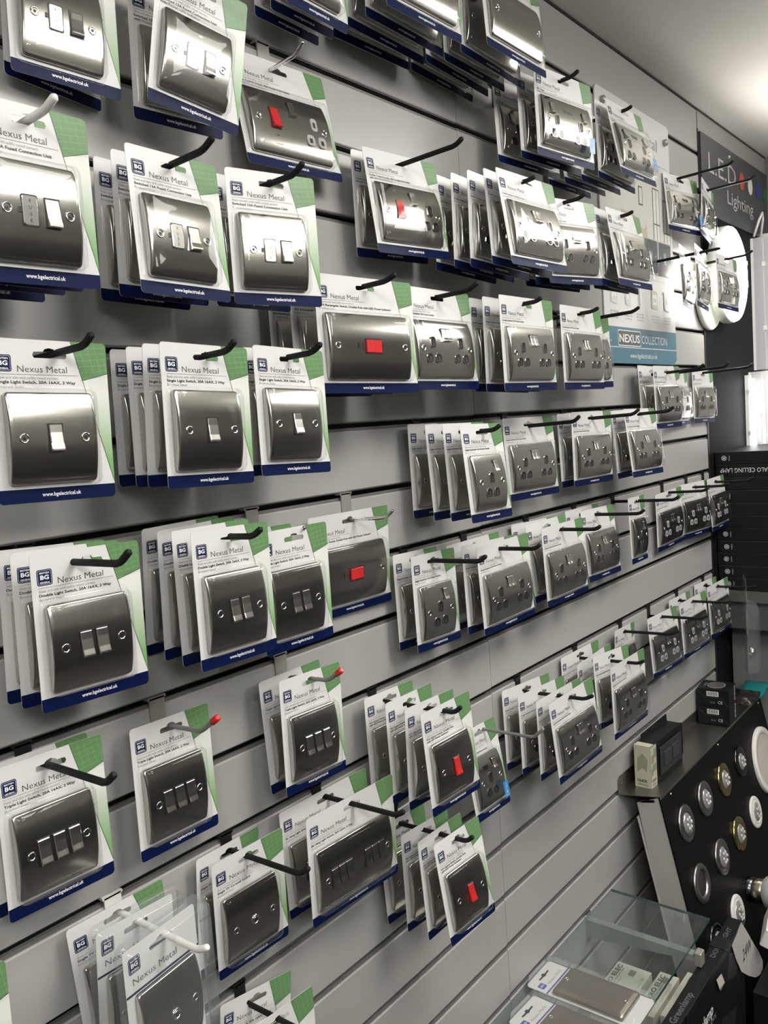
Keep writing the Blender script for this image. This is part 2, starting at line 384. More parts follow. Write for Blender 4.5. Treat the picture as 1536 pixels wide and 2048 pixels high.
def make_pack(t, prod):
    kind = {'fcu': 'fused_unit_pack', 'fcul': 'fused_unit_pack', 'sock': 'socket_pack', 'sockg': 'socket_pack', 'ssock': 'socket_pack', 'usb': 'charger_socket_pack', 'usbs': 'charger_socket_pack',
            'cook': 'cooker_socket_pack', 'cookg': 'cooker_socket_pack', 'coax': 'aerial_socket_pack', 'blank': 'blank_plate_pack'}.get(prod, 'switch_pack')
    root = empty(kind); W, H = CARD[t]; T = .014 * S; l = -W / 2
    card_mesh(root, t, prod)
    pw = (.146 if t == 'd' else .086) * S; ph = .086 * S
    cx = l + (.010 * S + pw / 2 if t != 'c' else (W - pw) / 2 + pw / 2); cz = T - .092 * S
    fpb = faceplate(root, cx, cz, pw, ph); det = MB(); F = lambda x, z: face_y(pw, ph, x, z)
    fp = fpb.build('faceplate', root)
    def RK(x, z, w, h, **k): rocker(fp, cx + x, cz + z, w, h, F(x, z) + .0002, **k)
    def outlet(x, z, ins=BLK, full=True):
        o = MB()
        pinhole(o, cx + x, cz + z + .0115, .0100, .0160, F(x, z + .011), ins)
        for s in (-1, 1): pinhole(o, cx + x + s * .0105, cz + z - .0110, .0128, .0135, F(x + s * .0105, z - .0115), ins)
        o.build('socket_inset', fp)
    sd = .0603 * S if t == 'd' else .03015 * S
    for s in (-1, 1): screw(fp, cx + s * sd, F(sd, 0), cz)
    if prod in ('fcu', 'fcul'):
        o = MB(); y = F(0, 0)
        oo = rrect(cx - .0155, cx - .0015, cz - .0125, cz + .0125, .002); ii = rrect(cx - .0148, cx - .0022, cz - .0118, cz + .0118, .0018)
        o.loft([ring3(oo, y + .0005), ring3(oo, y - .0004), ring3(ii, y - .0010)], ROCK, False, True)
        o.loft([ring3(rrect(cx - .0162, cx - .0008, cz - .0132, cz + .0132, .0022), y - .0001), ring3(oo, y - .0001)], BLK)
        o.box(cx - .019, cx - .0162, y - .001, y, cz - .0022, cz + .0022, BLK)
        for i, ch in enumerate('FUSE'): o.text(ch, cx - .0085, cz + .0062 - i * .0052, .0030, INK, y - .0011, al='C')
        o.build('fuse_holder', fp); RK(.0125, 0, .0125, .0235)
        if prod == 'fcul':
            o = MB(); o.rect(cx - .002, cx + .002, cz + .024, cz + .0255, F(0, .025) - .0003, PWHITE); o.build('indicator', fp)
    elif prod in ('sw1', 'sw2', 'sw3'):
        n = int(prod[2]); wd = .0125 if n == 1 else .0122; st = .0165 if n == 2 else .0163
        for i in range(n): RK((i - (n - 1) / 2) * st, 0, wd, .0245)
    elif prod == 'sw6':
        for x in (-.0455, -.0320, -.0185, .0185, .0320, .0455): RK(x, 0, .0115, .0245)
    elif prod == 'sq':
        RK(.001, 0, .0125, .0245, m=RED)
        o = MB(); o.rect(cx - .002, cx + .002, cz + .021, cz + .022, F(0, .022) - .0003, BLK); o.build('indicator', fp)
    elif prod == 'dp':
        RK(.001, 0, .0265, .0175, m=RED, horiz=True)
        o = MB(); o.rect(cx - .0255, cx - .0235, cz - .003, cz + .004, F(0, 0) - .0003, BLK); o.build('indicator', fp)
        o = MB(); o.text('OFF', cx - .0152, cz - .0048, .0030, INK, F(0, 0) - .0003, rot=PI / 2); o.text('ON', cx + .0190, cz - .0033, .0030, INK, F(0, 0) - .0003, rot=PI / 2); o.build('lettering', fp)
    elif prod in ('cook', 'cookg'):
        RK(-.030, .003, .0135, .0255, m=RED); RK(.004, .021, .0100, .0190)
        outlet(.040, -.004, GREY if prod == 'cookg' else BLK)
        for x in (-.036, .036):
            o = MB(); o.rect(cx + x - .003, cx + x + .003, cz + .029, cz + .0308, F(x, .030) - .0003, BLK); o.build('indicator', fp)
        o = MB(); o.text('ON', cx - .030, cz - .020, .0024, INK, F(.03, .02) - .0003, al='C'); o.text('COOKER', cx - .028, cz - .030, .0024, INK, F(.03, .03) - .0004, al='C'); o.build('lettering', fp)
    elif prod in ('sock', 'sockg'):
        ins = GREY if prod == 'sockg' else BLK
        for s in (-1, 1): RK(s * .0056, .0195, .0098, .0185); outlet(s * .0350, -.0035, ins)
    elif prod == 'ssock': RK(.0165, .0225, .0098, .0185); outlet(0, -.006)
    elif prod in ('usb', 'usbs'):
        if prod == 'usb':
            for s in (-1, 1): RK(s * .0470, .020, .0098, .0170); outlet(s * .0350, -.0085)
            o = MB(); o.box(cx - .014, cx + .014, F(0, .026) - .0008, F(0, .026) + .001, cz + .0165, cz + .0265, BLK, c=.0004)
            for s in (-1, 1): o.box(cx + s * .0068 - .005, cx + s * .0068 + .005, F(0, .026) - .0012, F(0, .026) - .0004, cz + .0190, cz + .0240, GROOVE)
        else:
            RK(.0165, .0225, .0098, .0170); outlet(-.003, -.008)
            o = MB(); o.box(cx - .018, cx - .004, F(0, .024) - .0008, F(0, .024) + .001, cz + .018, cz + .026, BLK, c=.0004)
        o.build('charger_port', fp)
    elif prod == 'coax':
        o = MB(); y = F(0, 0)
        o.lathe([(.0062, .0005), (.0062, -.0012), (.0052, -.0020), (.0044, -.0008), (.0036, .0004), (.0034, -.0014), (.0026, -.0014)], CHROME, (cx, y, cz), 24)
        o.lathe([(.0026, -.0010), (.0002, -.0010)], BLK, (cx, y, cz), 16); o.build('coaxial_socket', fp)
    # clear blister over the plate
    b = MB()
    def R_(m, y, r=.006): return ring3([(cx + p[0], cz + p[1]) for p in rrect(-pw / 2 - m, pw / 2 + m, -ph / 2 - m, ph / 2 + m, r, 4)], y)
    if t != 'c':
        b.loft([R_(.0058, -.0007, .007), R_(.0030, -.0009), R_(.0024, -.0080), R_(.0016, -.0118), R_(.0, -.0142), R_(-.005, -.0162), R_(-.014, -.0176), R_(-.026, -.0180)], FILM, False, True, True)
        b.sm[-1] = True; b.build('blister', root)
    else:
        G = lambda m, y, r=.008: ring3(rrect(-W / 2 - .005 - m, W / 2 + .005 + m, T - H - .006 - m, T + .006 + m, r, 4), y)
        b.loft([G(.003, -.001), G(0, -.0015), G(-.001, -.019), G(-.004, -.022)], CLAM, False, True, True)
        b.loft([G(.003, .002), G(.003, -.001)], CLAM, True, False, False)
        b.build('clamshell', root)
    if prod in ('usb', 'usbs'):
        b = MB(); x1 = cx + pw / 2 - .005; z0 = cz - ph / 2 + .003
        y = -.0172 if False else -.0150
        b.poly([(x1 - .0165, z0), (x1, z0), (x1, z0 + .026), (x1 - .0165, z0 + .026)], y - .003, USBB)
        b.text('USB', x1 - .0082, z0 + .006, .0026, PWHITE, y - .0032, al='C', bold=1); b.text('Charger', x1 - .0082, z0 + .002, .0024, PWHITE, y - .0032, w=.013, al='C')
        xx = x1 - .0082; b.rect(xx - .0003, xx + .0003, z0 + .010, z0 + .022, y - .0032, PWHITE)
        b.poly([(xx - .0012, z0 + .0215), (xx + .0012, z0 + .0215), (xx, z0 + .024)], y - .0032, PWHITE)
        b.poly([(xx + .0003 * math.cos(a) * 4, z0 + .010 + .0012 * math.sin(a)) for a in [i * PI / 4 for i in range(8)]], y - .0032, PWHITE)
        b.rect(xx - .003, xx - .0024, z0 + .015, z0 + .018, y - .0032, PWHITE); b.rect(xx + .0022, xx + .003, z0 + .016, z0 + .019, y - .0032, PWHITE)
        b.build('sticker', root)
    return root

PROTO = {}
def copy_tree(o, parent=None):
    c = o.copy(); COL.objects.link(c); c.parent = parent
    for ch in CH[o.name]: copy_tree(ch, c)
    return c
CH = {}
def index(o):
    CH[o.name] = list(o.children)
    for c in o.children: index(c)
def get_pack(t, prod):
    k = (t, prod)
    if k not in PROTO:
        PROTO[k] = make_pack(t, prod); index(PROTO[k]); return PROTO[k]
    src = PROTO[k]; c = src.copy(); COL.objects.link(c); c.parent = None
    for ch in CH[src.name]: copy_tree(ch, c)
    return c
def pack_rot(yaw, pitch, roll): return Matrix.Rotation(yaw, 4, 'Z') @ Matrix.Rotation(pitch, 4, 'X') @ Matrix.Rotation(roll, 4, 'Y')

# ---- hooks and what hangs on them: name, card size, product, groove, hook (x, bend yz, tip yz, finish), packs (x y z yaw pitch roll), words
HOOKS = [
 ('tl_fcu', 's', 'fcu', 2, None, [[0.5215, -0.0297, 2.1132, -0.124, -0.036, 0.055], [0.5209, -0.0102, 2.1128, 0.096, 0.01, 0.06]], 'switched fused unit', 'hook at the top left corner'),
 ('t_fcul', 's', 'fcul', 2, None, [[0.6564, -0.0871, 2.096, -0.125, 0.06, 0.159], [0.6516, -0.0415, 2.0995, -0.124, 0.027, 0.029]], 'indicator fused unit', 'glare-lit hook near the top left'),
 ('cook1', 'd', 'cookg', 2, [0.8264, [-0.059, 2.09], [-0.0723, 2.1011], 'chrome'], [[0.8404, -0.0112, 2.0863, -0.036, -0.164, -0.017]], 'cooker socket with grey inserts', 'chrome hook near the top'),
 ('l_fcu', 's', 'fcu', 4, [0.4046, [-0.1634, 1.8944], [-0.1792, 1.9], 'white'], [[0.4026, -0.1387, 1.8909, 0.05, 0.042, -0.019], [0.4013, -0.1133, 1.8929, 0.05, 0.023, -0.003], [0.4003, -0.0847, 1.8941, 0.052, 0.026, -0.004], [0.4007, -0.0475, 1.8933, 0.054, 0.027, -0.002]], 'switched fused unit', 'upper white hook at the left edge'),
 ('fcu2', 's', 'fcu', 4, [0.5803, [-0.1503, 1.9003], [-0.1666, 1.9083], 'black'], [[0.5823, -0.1002, 1.8961, -0.017, -0.072, 0.025], [0.5898, -0.0655, 1.9, -0.031, 0.015, 0.031], [0.5895, -0.0349, 1.9, -0.033, 0.021, 0.037]], 'switched fused unit', 'upper-left hook beside the white one'),
 ('fcu3', 's', 'fcu', 4, [0.7062, [-0.1531, 1.8992], [-0.1672, 1.9077], 'black'], [[0.7042, -0.1179, 1.8954, -0.265, 0.001, 0.009], [0.7049, -0.0766, 1.8971, -0.024, 0.005, 0.007]], 'switched fused unit', 'hook right of the middle fused unit stack'),
 ('sls1', 's', 'sw1', 6, [0.4345, [-0.1356, 1.7059], [-0.1494, 1.714], 'black'], [[0.4265, -0.0909, 1.702, -0.061, 0.011, 0.031]], 'single light switch', 'hook at the left edge, third row'),
 ('sls2', 's', 'sw1', 6, [0.5918, [-0.1457, 1.7037], [-0.1593, 1.712], 'black'], [[0.5878, -0.1168, 1.6998, -0.023, 0.003, 0.037], [0.5884, -0.0869, 1.702, -0.02, 0.056, 0.026], [0.5896, -0.0575, 1.7029, -0.024, 0.015, 0.014], [0.5912, -0.0262, 1.7037, -0.025, 0.024, 0.018]], 'single light switch', 'middle hook of the single switch row'),
 ('sls3', 's', 'sw1', 6, [0.7178, [-0.1476, 1.705], [-0.1619, 1.713], 'black'], [[0.7178, -0.1107, 1.7009, -0.005, -0.03, 0.04], [0.7211, -0.0891, 1.702, -0.003, 0.037, 0.013]], 'single light switch', 'right hook of the single switch row'),
 ('dp1', 'd', 'dp', 5, [0.8635, [-0.1491, 1.7979], [-0.1634, 1.8035], 'black'], [[0.8635, -0.1131, 1.7938, -0.133, -0.027, 0.017], [0.8629, -0.0702, 1.795, -0.135, -0.013, 0.009], [0.8629, -0.0315, 1.7952, -0.134, -0.013, 0.011]], 'wide red-switch plate', 'black hook in the middle row'),
 ('sock1', 'd', 'sock', 5, [1.0525, [-0.1498, 1.801], [-0.1654, 1.8088], 'black'], [[1.0525, -0.0941, 1.7969, -0.01, -0.075, 0.005]], 'double socket', 'hook right beside the wide red switch'),
 ('cook2', 'd', 'cook', 3, [1.0409, [-0.1509, 1.9995], [-0.1623, 2.0062], 'black'], [[1.0369, -0.0572, 1.9954, -0.032, -0.096, -0.035], [1.0386, -0.0331, 1.9972, -0.02, 0.039, -0.032]], 'cooker socket with black inserts', 'long bare black hook, upper middle'),
 ('sock2', 'd', 'sock', 3, [1.2257, [-0.1645, 1.982], [-0.173, 1.984], 'black'], [[1.2337, -0.1542, 1.9777, -0.039, -0.142, -0.0], [1.2373, -0.1323, 1.9784, -0.069, -0.091, 0.057], [1.2328, -0.1031, 1.9814, -0.045, -0.012, 0.053], [1.231, -0.0739, 1.9834, -0.045, -0.024, 0.063], [1.2266, -0.0484, 1.9855, -0.04, 0.035, 0.056]], 'double socket', 'tilted hook right of the cooker socket'),
 ('sock3', 'd', 'sock', 3, [1.4136, [-0.1579, 1.985], [-0.1687, 1.9907], 'black'], [[1.4276, -0.13, 1.977, -0.122, -0.055, -0.04], [1.4283, -0.1105, 1.9752, -0.125, -0.029, 0.008], [1.4284, -0.091, 1.9748, -0.121, -0.025, 0.011]], 'double socket', 'upper hook left of the poster'),
 ('sock4', 'd', 'sock', 3, [1.6089, [-0.1651, 1.985], [-0.1735, 1.9882], 'black'], [[1.6229, -0.1501, 1.9806, 0.014, -0.144, -0.015], [1.6257, -0.1277, 1.9812, -0.004, -0.088, 0.041], [1.6225, -0.1082, 1.9823, 0.006, -0.084, -0.009]], 'double socket', 'middle hook over the poster'),
 ('usb1', 'd', 'usb', 1, [1.4152, [-0.1537, 2.1896], [-0.1662, 2.1954], 'black'], [[1.4192, -0.1353, 2.1852, -0.14, -0.016, 0.012], [1.4239, -0.1032, 2.1835, -0.171, -0.053, 0.049], [1.4221, -0.0568, 2.1853, -0.181, -0.094, 0.061]], 'double charger socket', 'top hook left of the poster'),
 ('usb2', 'd', 'usb', 1, [1.6666, [-0.1489, 2.1964], [-0.157, 2.1997], 'black'], [[1.6766, -0.1385, 2.1919, -0.014, -0.189, -0.009], [1.6762, -0.1164, 2.1924, -0.015, -0.026, 0.031], [1.6746, -0.0728, 2.1951, -0.034, -0.106, 0.016], [1.6725, -0.036, 2.1986, -0.046, -0.132, 0.008], [1.6691, -0.0112, 2.2018, -0.055, -0.074, 0.012]], 'double charger socket', 'top hook over the poster'),
 ('top1', 's', 'sw2', 0, None, [[0.8557, -0.0893, 2.2671, 0.001, 0.072, 0.034], [0.8538, -0.06, 2.268, -0.011, 0.036, 0.032], [0.8533, -0.0341, 2.2681, -0.02, 0.035, 0.045]], 'steel plate', 'hidden hook at the top edge centre'),
 ('top2', 'd', 'blank', 0, None, [[1.0324, -0.1218, 2.3007, -0.036, 0.001, 0.014], [1.0366, -0.0868, 2.2961, -0.042, 0.004, 0.048], [1.0373, -0.0522, 2.2956, -0.031, 0.004, 0.045], [1.0369, -0.0205, 2.2964, -0.036, 0.003, 0.016]], 'blank plate', 'hidden hook left of the topmost blank plate'),
 ('top3', 'd', 'blank', 0, None, [[1.248, -0.1362, 2.3009, -0.044, -0.085, 0.044], [1.247, -0.0976, 2.3009, -0.034, -0.04, 0.072], [1.2462, -0.0642, 2.3022, -0.033, -0.045, 0.045], [1.2443, -0.0352, 2.3036, -0.041, -0.049, 0.085], [1.243, -0.0112, 2.3033, -0.037, 0.012, 0.065]], 'blank plate', 'topmost hook below the ceiling'),
 ('usb3', 'd', 'usb', 1, [2.2944, [-0.1511, 2.2087], [-0.1632, 2.2153], 'black'], [[2.3084, -0.0245, 2.199, -0.169, -0.09, 0.019]], 'double charger socket', 'hook right beside the poster top'),
 ('sock5', 'd', 'sock', 5, [1.2227, [-0.1672, 1.7946], [-0.1748, 1.7989], 'black'], [[1.2327, -0.1432, 1.7904, -0.007, -0.012, -0.004], [1.2347, -0.1124, 1.7911, -0.008, 0.004, 0.012], [1.2373, -0.0863, 1.7922, -0.009, -0.027, 0.028]], 'double socket', 'hook left of the poster bottom'),
 ('sock6', 'd', 'sock', 5, [1.4546, [-0.154, 1.7949], [-0.1642, 1.799], 'black'], [[1.4526, -0.1317, 1.791, 0.014, -0.015, 0.0]], 'double socket', 'hook touching the poster bottom left'),
 ('sock7', 'd', 'sock', 5, [1.6235, [-0.1602, 1.8034], [-0.1718, 1.8097], 'black'], [[1.6375, -0.0602, 1.7974, -0.053, -0.035, -0.013]], 'double socket', 'empty-ended hook over the teal poster band'),
 ('ss1', 's', 'ssock', 7, [1.1044, [-0.1476, 1.5986], [-0.1571, 1.6049], 'black'], [[1.1044, -0.1247, 1.5957, -0.014, -0.095, 0.019], [1.105, -0.0927, 1.5988, -0.014, -0.049, 0.011], [1.1044, -0.061, 1.5997, -0.013, -0.056, 0.015], [1.1081, -0.0249, 1.6018, -0.016, -0.017, 0.019]], 'single socket', 'hook in the middle, below the wide switch'),
 ('sock8', 'd', 'sock', 7, [1.3822, [-0.1423, 1.6005], [-0.1526, 1.6089], 'black'], [[1.3822, -0.051, 1.6006, -0.051, -0.054, 0.004]], 'double socket', 'hook right of the upper single sockets'),
 ('sock9', 'd', 'sock', 7, [1.6213, [-0.1521, 1.6047], [-0.1639, 1.6133], 'black'], [[1.6213, -0.0638, 1.6029, -0.037, -0.0, 0.008], [1.6212, -0.033, 1.6026, -0.037, -0.022, -0.005]], 'double socket', 'second hook right of the upper single sockets'),
 ('sock10', 'd', 'sock', 7, [1.8143, [-0.1512, 1.6051], [-0.1627, 1.6132], 'black'], [[1.8143, -0.088, 1.6017, -0.006, -0.114, 0.014], [1.8167, -0.0583, 1.6016, -0.002, -0.059, -0.009]], 'double socket', 'third hook right of the upper single sockets'),
 ('sock11', 'd', 'sock', 6, [2.0349, [-0.1448, 1.6982], [-0.157, 1.7066], 'black'], [[2.0349, -0.0689, 1.6986, 0.0, -0.023, -0.001], [2.0366, -0.0316, 1.7018, -0.0, -0.051, 0.02]], 'double socket', 'hook just below the poster right corner'),
 ('sock12', 'd', 'sock', 6, [2.2714, [-0.1345, 1.7065], [-0.1425, 1.7162], 'black'], [[2.2714, -0.0135, 1.6981, 0.099, -0.047, 0.01]], 'double socket', 'hook between two far ones below the poster'),
 ('sock13', 'd', 'sock', 6, [2.4672, [-0.1357, 1.7068], [-0.1479, 1.7145], 'black'], [[2.4672, -0.0122, 1.6971, -0.011, -0.018, 0.011]], 'double socket', 'last hook of the row below the poster'),
 ('dls1', 's', 'sw2', 8, [0.4285, [-0.165, 1.5105], [-0.1812, 1.5218], 'black'], [[0.4425, -0.0899, 1.5069, -0.034, 0.013, 0.019], [0.4392, -0.0613, 1.5078, -0.032, 0.004, 0.032], [0.4382, -0.039, 1.5087, -0.031, 0.001, 0.045]], 'double light switch', 'large hook at the left edge, fourth row'),
 ('dls2', 's', 'sw2', 8, [0.6017, [-0.1501, 1.5095], [-0.163, 1.5176], 'black'], [[0.6037, -0.1126, 1.5055, 0.047, -0.021, 0.029], [0.605, -0.0792, 1.5068, 0.047, 0.004, 0.004], [0.6102, -0.0474, 1.5074, 0.039, 0.077, -0.019], [0.6114, -0.0176, 1.5083, 0.034, 0.109, -0.017]], 'double light switch', 'middle hook of the double switch row'),
 ('dls3', 's', 'sw2', 8, [0.736, [-0.0846, 1.4927], [-0.0951, 1.4999], 'chrome'], [[0.722, -0.0889, 1.4881, -0.026, 0.014, 0.003], [0.7208, -0.0274, 1.4856, -0.02, 0.006, 0.01]], 'double light switch', 'short chrome hook of the double switch row'),
 ('dp2', 'd', 'dp', 8, [0.9203, [-0.0749, 1.4881], [-0.0865, 1.4978], 'chrome'], [[0.9123, -0.0131, 1.4839, -0.025, 0.033, 0.003]], 'wide red-switch plate', 'chrome hook right of the double switches'),
 ('ss2', 's', 'ssock', 9, [1.0481, [-0.1427, 1.4066], [-0.1542, 1.4148], 'black'], [[1.0541, -0.0541, 1.4029, -0.012, -0.032, 0.021], [1.0524, -0.0213, 1.4043, -0.015, -0.031, 0.025]], 'single socket', 'hook right of the chrome-hooked red switch'),
 ('sock14', 'd', 'sock', 9, [1.2207, [-0.1399, 1.3983], [-0.1499, 1.4054], 'black'], [[1.2347, -0.0723, 1.3954, 0.001, -0.04, -0.009], [1.2311, -0.0465, 1.395, -0.004, -0.039, 0.027], [1.2351, -0.0124, 1.3966, 0.002, -0.02, -0.008]], 'double socket', 'hook right of the lower single sockets'),
 ('sock15', 'd', 'sock', 9, [1.4422, [-0.1473, 1.4002], [-0.1537, 1.4061], 'black'], [[1.4522, -0.0735, 1.3963, 0.001, -0.04, 0.0], [1.4569, -0.037, 1.4015, 0.021, -0.088, -0.003], [1.4529, -0.0118, 1.3999, -0.014, -0.021, 0.023]], 'double socket', 'second hook right of the lower single sockets'),
 ('sock16', 'd', 'sock', 9, [1.6482, [-0.1448, 1.4034], [-0.1551, 1.4106], 'black'], [[1.6622, -0.0482, 1.4003, 0.032, -0.096, 0.026], [1.6625, -0.0133, 1.4014, 0.031, -0.048, 0.007]], 'double socket', 'third hook right of the lower single sockets'),
 ('ss3', 's', 'ssock', 9, [1.8462, [-0.1454, 1.4096], [-0.1548, 1.4169], 'black'], [[1.8322, -0.0635, 1.4053, 0.08, -0.032, 0.025]], 'single socket', 'far hook amid the long socket row'),
 ('sock17', 'd', 'sockg', 9, [2.1532, [-0.1073, 1.3981], [-0.1188, 1.4048], 'black'], [[2.1532, -0.0179, 1.3866, -0.029, 0.006, -0.038]], 'grey-insert double socket', 'third hook from the black box stack'),
 ('sock18', 'd', 'sockg', 9, [2.3324, [-0.1032, 1.3936], [-0.1141, 1.399], 'black'], [[2.3324, -0.0255, 1.3912, -0.158, -0.019, -0.016]], 'grey-insert double socket', 'second hook from the black box stack'),
 ('sock19', 'd', 'sockg', 9, [2.4708, [-0.1256, 1.3942], [-0.1396, 1.4026], 'black'], [[2.4708, -0.0372, 1.3924, 0.043, -0.078, -0.003]], 'grey-insert double socket', 'hook nearest the black box stack'),
 ('pb', 'd', 'sockg', 12, [2.0296, [-0.1311, 1.0991], [-0.1477, 1.1077], 'black'], [[2.0276, -0.0371, 1.0948, -0.054, -0.075, -0.002]], 'grey-insert double socket', 'far low row, third hook from its end'),
 ('pc', 'd', 'sockg', 12, [2.2279, [-0.127, 1.0972], [-0.1406, 1.1021], 'black'], [[2.2259, -0.045, 1.0932, -0.064, -0.041, -0.027], [2.2244, -0.0102, 1.0952, 0.029, -0.032, 0.031]], 'grey-insert double socket', 'far low row, second hook from its end'),
 ('pd', 'd', 'sockg', 12, [2.4402, [-0.13, 1.0963], [-0.1457, 1.1014], 'black'], [[2.4442, -0.0413, 1.0926, -0.029, -0.051, -0.006], [2.4404, -0.0082, 1.0951, -0.039, -0.052, 0.026]], 'grey-insert double socket', 'far low row, last hook'),
 ('pe', 'd', 'sock', 12, [1.619, [-0.1413, 1.0989], [-0.1529, 1.1053], 'black'], [[1.619, -0.1185, 1.0946, -0.003, -0.021, 0.001], [1.6244, -0.0808, 1.1043, -0.005, -0.08, 0.079], [1.6192, -0.0453, 1.0953, 0.016, -0.011, -0.038], [1.6223, -0.0114, 1.1012, -0.024, -0.015, -0.002]], 'dark double socket', 'low hook above the two-tone carton'),
 ('px', 'd', 'sock', 12, [1.8552, [-0.121, 1.1011], [-0.1392, 1.1107], 'black'], [[1.8532, -0.0131, 1.0971, 0.138, -0.007, 0.096]], 'double socket', 'bare long hook above the low dark socket'),
 ('pg', 'd', 'sock', 12, [1.3741, [-0.1389, 1.0975], [-0.1555, 1.1057], 'black'], [[1.3821, -0.1099, 1.0939, -0.023, -0.088, -0.026], [1.3812, -0.0845, 1.093, -0.022, -0.012, 0.003], [1.3812, -0.0488, 1.0948, -0.031, -0.032, 0.04], [1.3826, -0.0149, 1.097, -0.035, -0.053, 0.058]], 'double socket', 'low hook left of the carton shelf'),
 ('tls1', 's', 'sw3', 10, [0.4023, [-0.1482, 1.3135], [-0.1623, 1.3245], 'black'], [[0.4063, -0.0463, 1.3091, 0.015, -0.032, 0.027], [0.4037, -0.0244, 1.3071, 0.014, -0.016, 0.007]], 'triple light switch', 'black hook at the left edge'),
 ('tls2', 's', 'sw3', 10, [0.5648, [-0.0788, 1.2957], [-0.1078, 1.3152], 'red'], [[0.5628, -0.0272, 1.2918, 0.061, -0.041, 0.04]], 'triple light switch', 'left red-tipped hook'),
 ('tls3', 's', 'sw3', 10, [0.7637, [-0.0873, 1.2983], [-0.1097, 1.3136], 'red'], [[0.7597, -0.0594, 1.2942, 0.013, -0.016, 0.036], [0.7569, -0.0256, 1.2919, 0.012, -0.034, -0.011]], 'triple light switch', 'right red-tipped hook'),
 ('sq1', 's', 'sq', 11, [0.9467, [-0.1512, 1.2087], [-0.1621, 1.2179], 'black'], [[0.9527, -0.1325, 1.2051, -0.051, -0.059, -0.017], [0.9525, -0.104, 1.2064, -0.04, 0.011, 0.017], [0.9508, -0.0682, 1.2099, 0.011, -0.024, 0.013], [0.956, -0.0267, 1.2086, -0.027, -0.029, 0.019]], 'square red-rocker switch', 'upper of two red-rocker hooks'),
 ('sq2', 's', 'sq', 13, [0.9763, [-0.1365, 1.0018], [-0.1478, 1.0114], 'black'], [[0.9803, -0.1181, 0.9983, -0.034, -0.152, 0.007], [0.9731, -0.092, 1.0001, 0.007, -0.06, 0.003], [0.9783, -0.0592, 0.9976, -0.042, -0.029, 0.028], [0.9817, -0.012, 0.9945, -0.035, -0.078, 0.023]], 'square red-rocker switch', 'lower of two red-rocker hooks'),
 ('usbs', 's', 'usbs', 12, [1.1757, [-0.1437, 1.0934], [-0.1617, 1.1105], 'grey'], [[1.1617, -0.0467, 1.0884, 0.056, -0.191, 0.061]], 'single charger socket', 'long grey wire hook'),
 ('six', 'd', 'sw6', 12, [0.811, [-0.1445, 1.1124], [-0.1566, 1.1199], 'black'], [[0.809, -0.0682, 1.1088, -0.043, 0.015, 0.002], [0.8054, -0.0231, 1.1096, -0.038, -0.02, -0.011]], 'six-gang light switch', 'lower middle black hook'),
 ('coax', 's', 'coax', 12, [0.6457, [-0.1298, 1.1063], [-0.145, 1.1174], 'black'], [[0.6477, -0.0388, 1.102, -0.025, 0.038, -0.003], [0.6406, -0.0102, 1.1015, 0.131, 0.012, 0.077]], 'aerial socket', 'black hook left of the six-gang switch'),
 ('clam', 'c', 'coax', 12, [0.4824, [-0.1491, 1.1098], [-0.1636, 1.1176], 'white'], [[0.4764, -0.0943, 1.1046, 0.18, -0.041, 0.035], [0.4787, -0.0483, 1.1045, 0.114, -0.023, 0.087], [0.4747, -0.0209, 1.109, -0.102, -0.009, -0.06]], 'aerial socket', 'lower white hook'),
 ('bot1', 's', 'sw1', 14, None, [[0.6445, -0.0708, 0.9007, -0.072, 0.01, -0.003], [0.6556, -0.0196, 0.9033, -0.063, -0.02, 0.128]], 'switch', 'hook cut off by the bottom edge'),
 ('ha', 'd', 'sock', 3, [2.4854, [-0.1313, 2.0105], [-0.1506, 2.0186], 'black'], [[2.4994, -0.0782, 2.0047, -0.03, -0.026, 0.026]], 'double socket', 'hook in front of the round lamp'),
 ('hb', 'd', 'sock', 3, [2.1714, [-0.1476, 1.9871], [-0.1614, 1.9868], 'black'], [[2.1714, -0.1146, 1.9833, 0.16, -0.017, 0.012], [2.1713, -0.0767, 1.9886, 0.182, -0.031, 0.005]], 'double socket', 'hook left of the round lamp'),
 ('tw', 'd', 'usb', 1, [2.4557, [-0.1577, 2.1997], [-0.1703, 2.208], 'black'], [[2.4537, -0.0475, 2.1957, 0.131, 0.025, 0.082]], 'double charger socket', 'hook over the dark sign'),
 ('bot0', 's', 'sw1', 11, None, [[0.2342, -0.1544, 1.1977, -0.042, 0.006, 0.01]], 'switch', 'hook at the lower left edge'),
]

ORD = ['front', 'second', 'third', 'fourth', 'rearmost']
CATS = {'fcu': 'switch pack', 'fcul': 'switch pack', 'sock': 'socket pack', 'sockg': 'socket pack', 'ssock': 'socket pack', 'usb': 'socket pack', 'usbs': 'socket pack', 'cook': 'socket pack', 'cookg': 'socket pack', 'coax': 'socket pack', 'blank': 'blank plate pack'}
FIN = {'black': (RUB, .0035), 'chrome': (CHROME, .0026), 'white': (WPL, .0036), 'red': (GREYM, .0027), 'grey': (GREYM, .0027)}
GROUPS = dict(fcu='switched fused unit packs', fcul='switched fused unit packs', sw1='single light switch packs', sw2='double light switch packs', sw3='triple light switch packs', sw6='six-gang switch packs', sq='square red-rocker switch packs',
              dp='wide red-switch packs', cook='cooker socket packs', cookg='cooker socket packs', sock='double socket packs', sockg='grey-insert double socket packs', ssock='single socket packs', usb='double charger socket packs', usbs='single charger socket packs', coax='aerial socket packs', blank='blank plate packs')
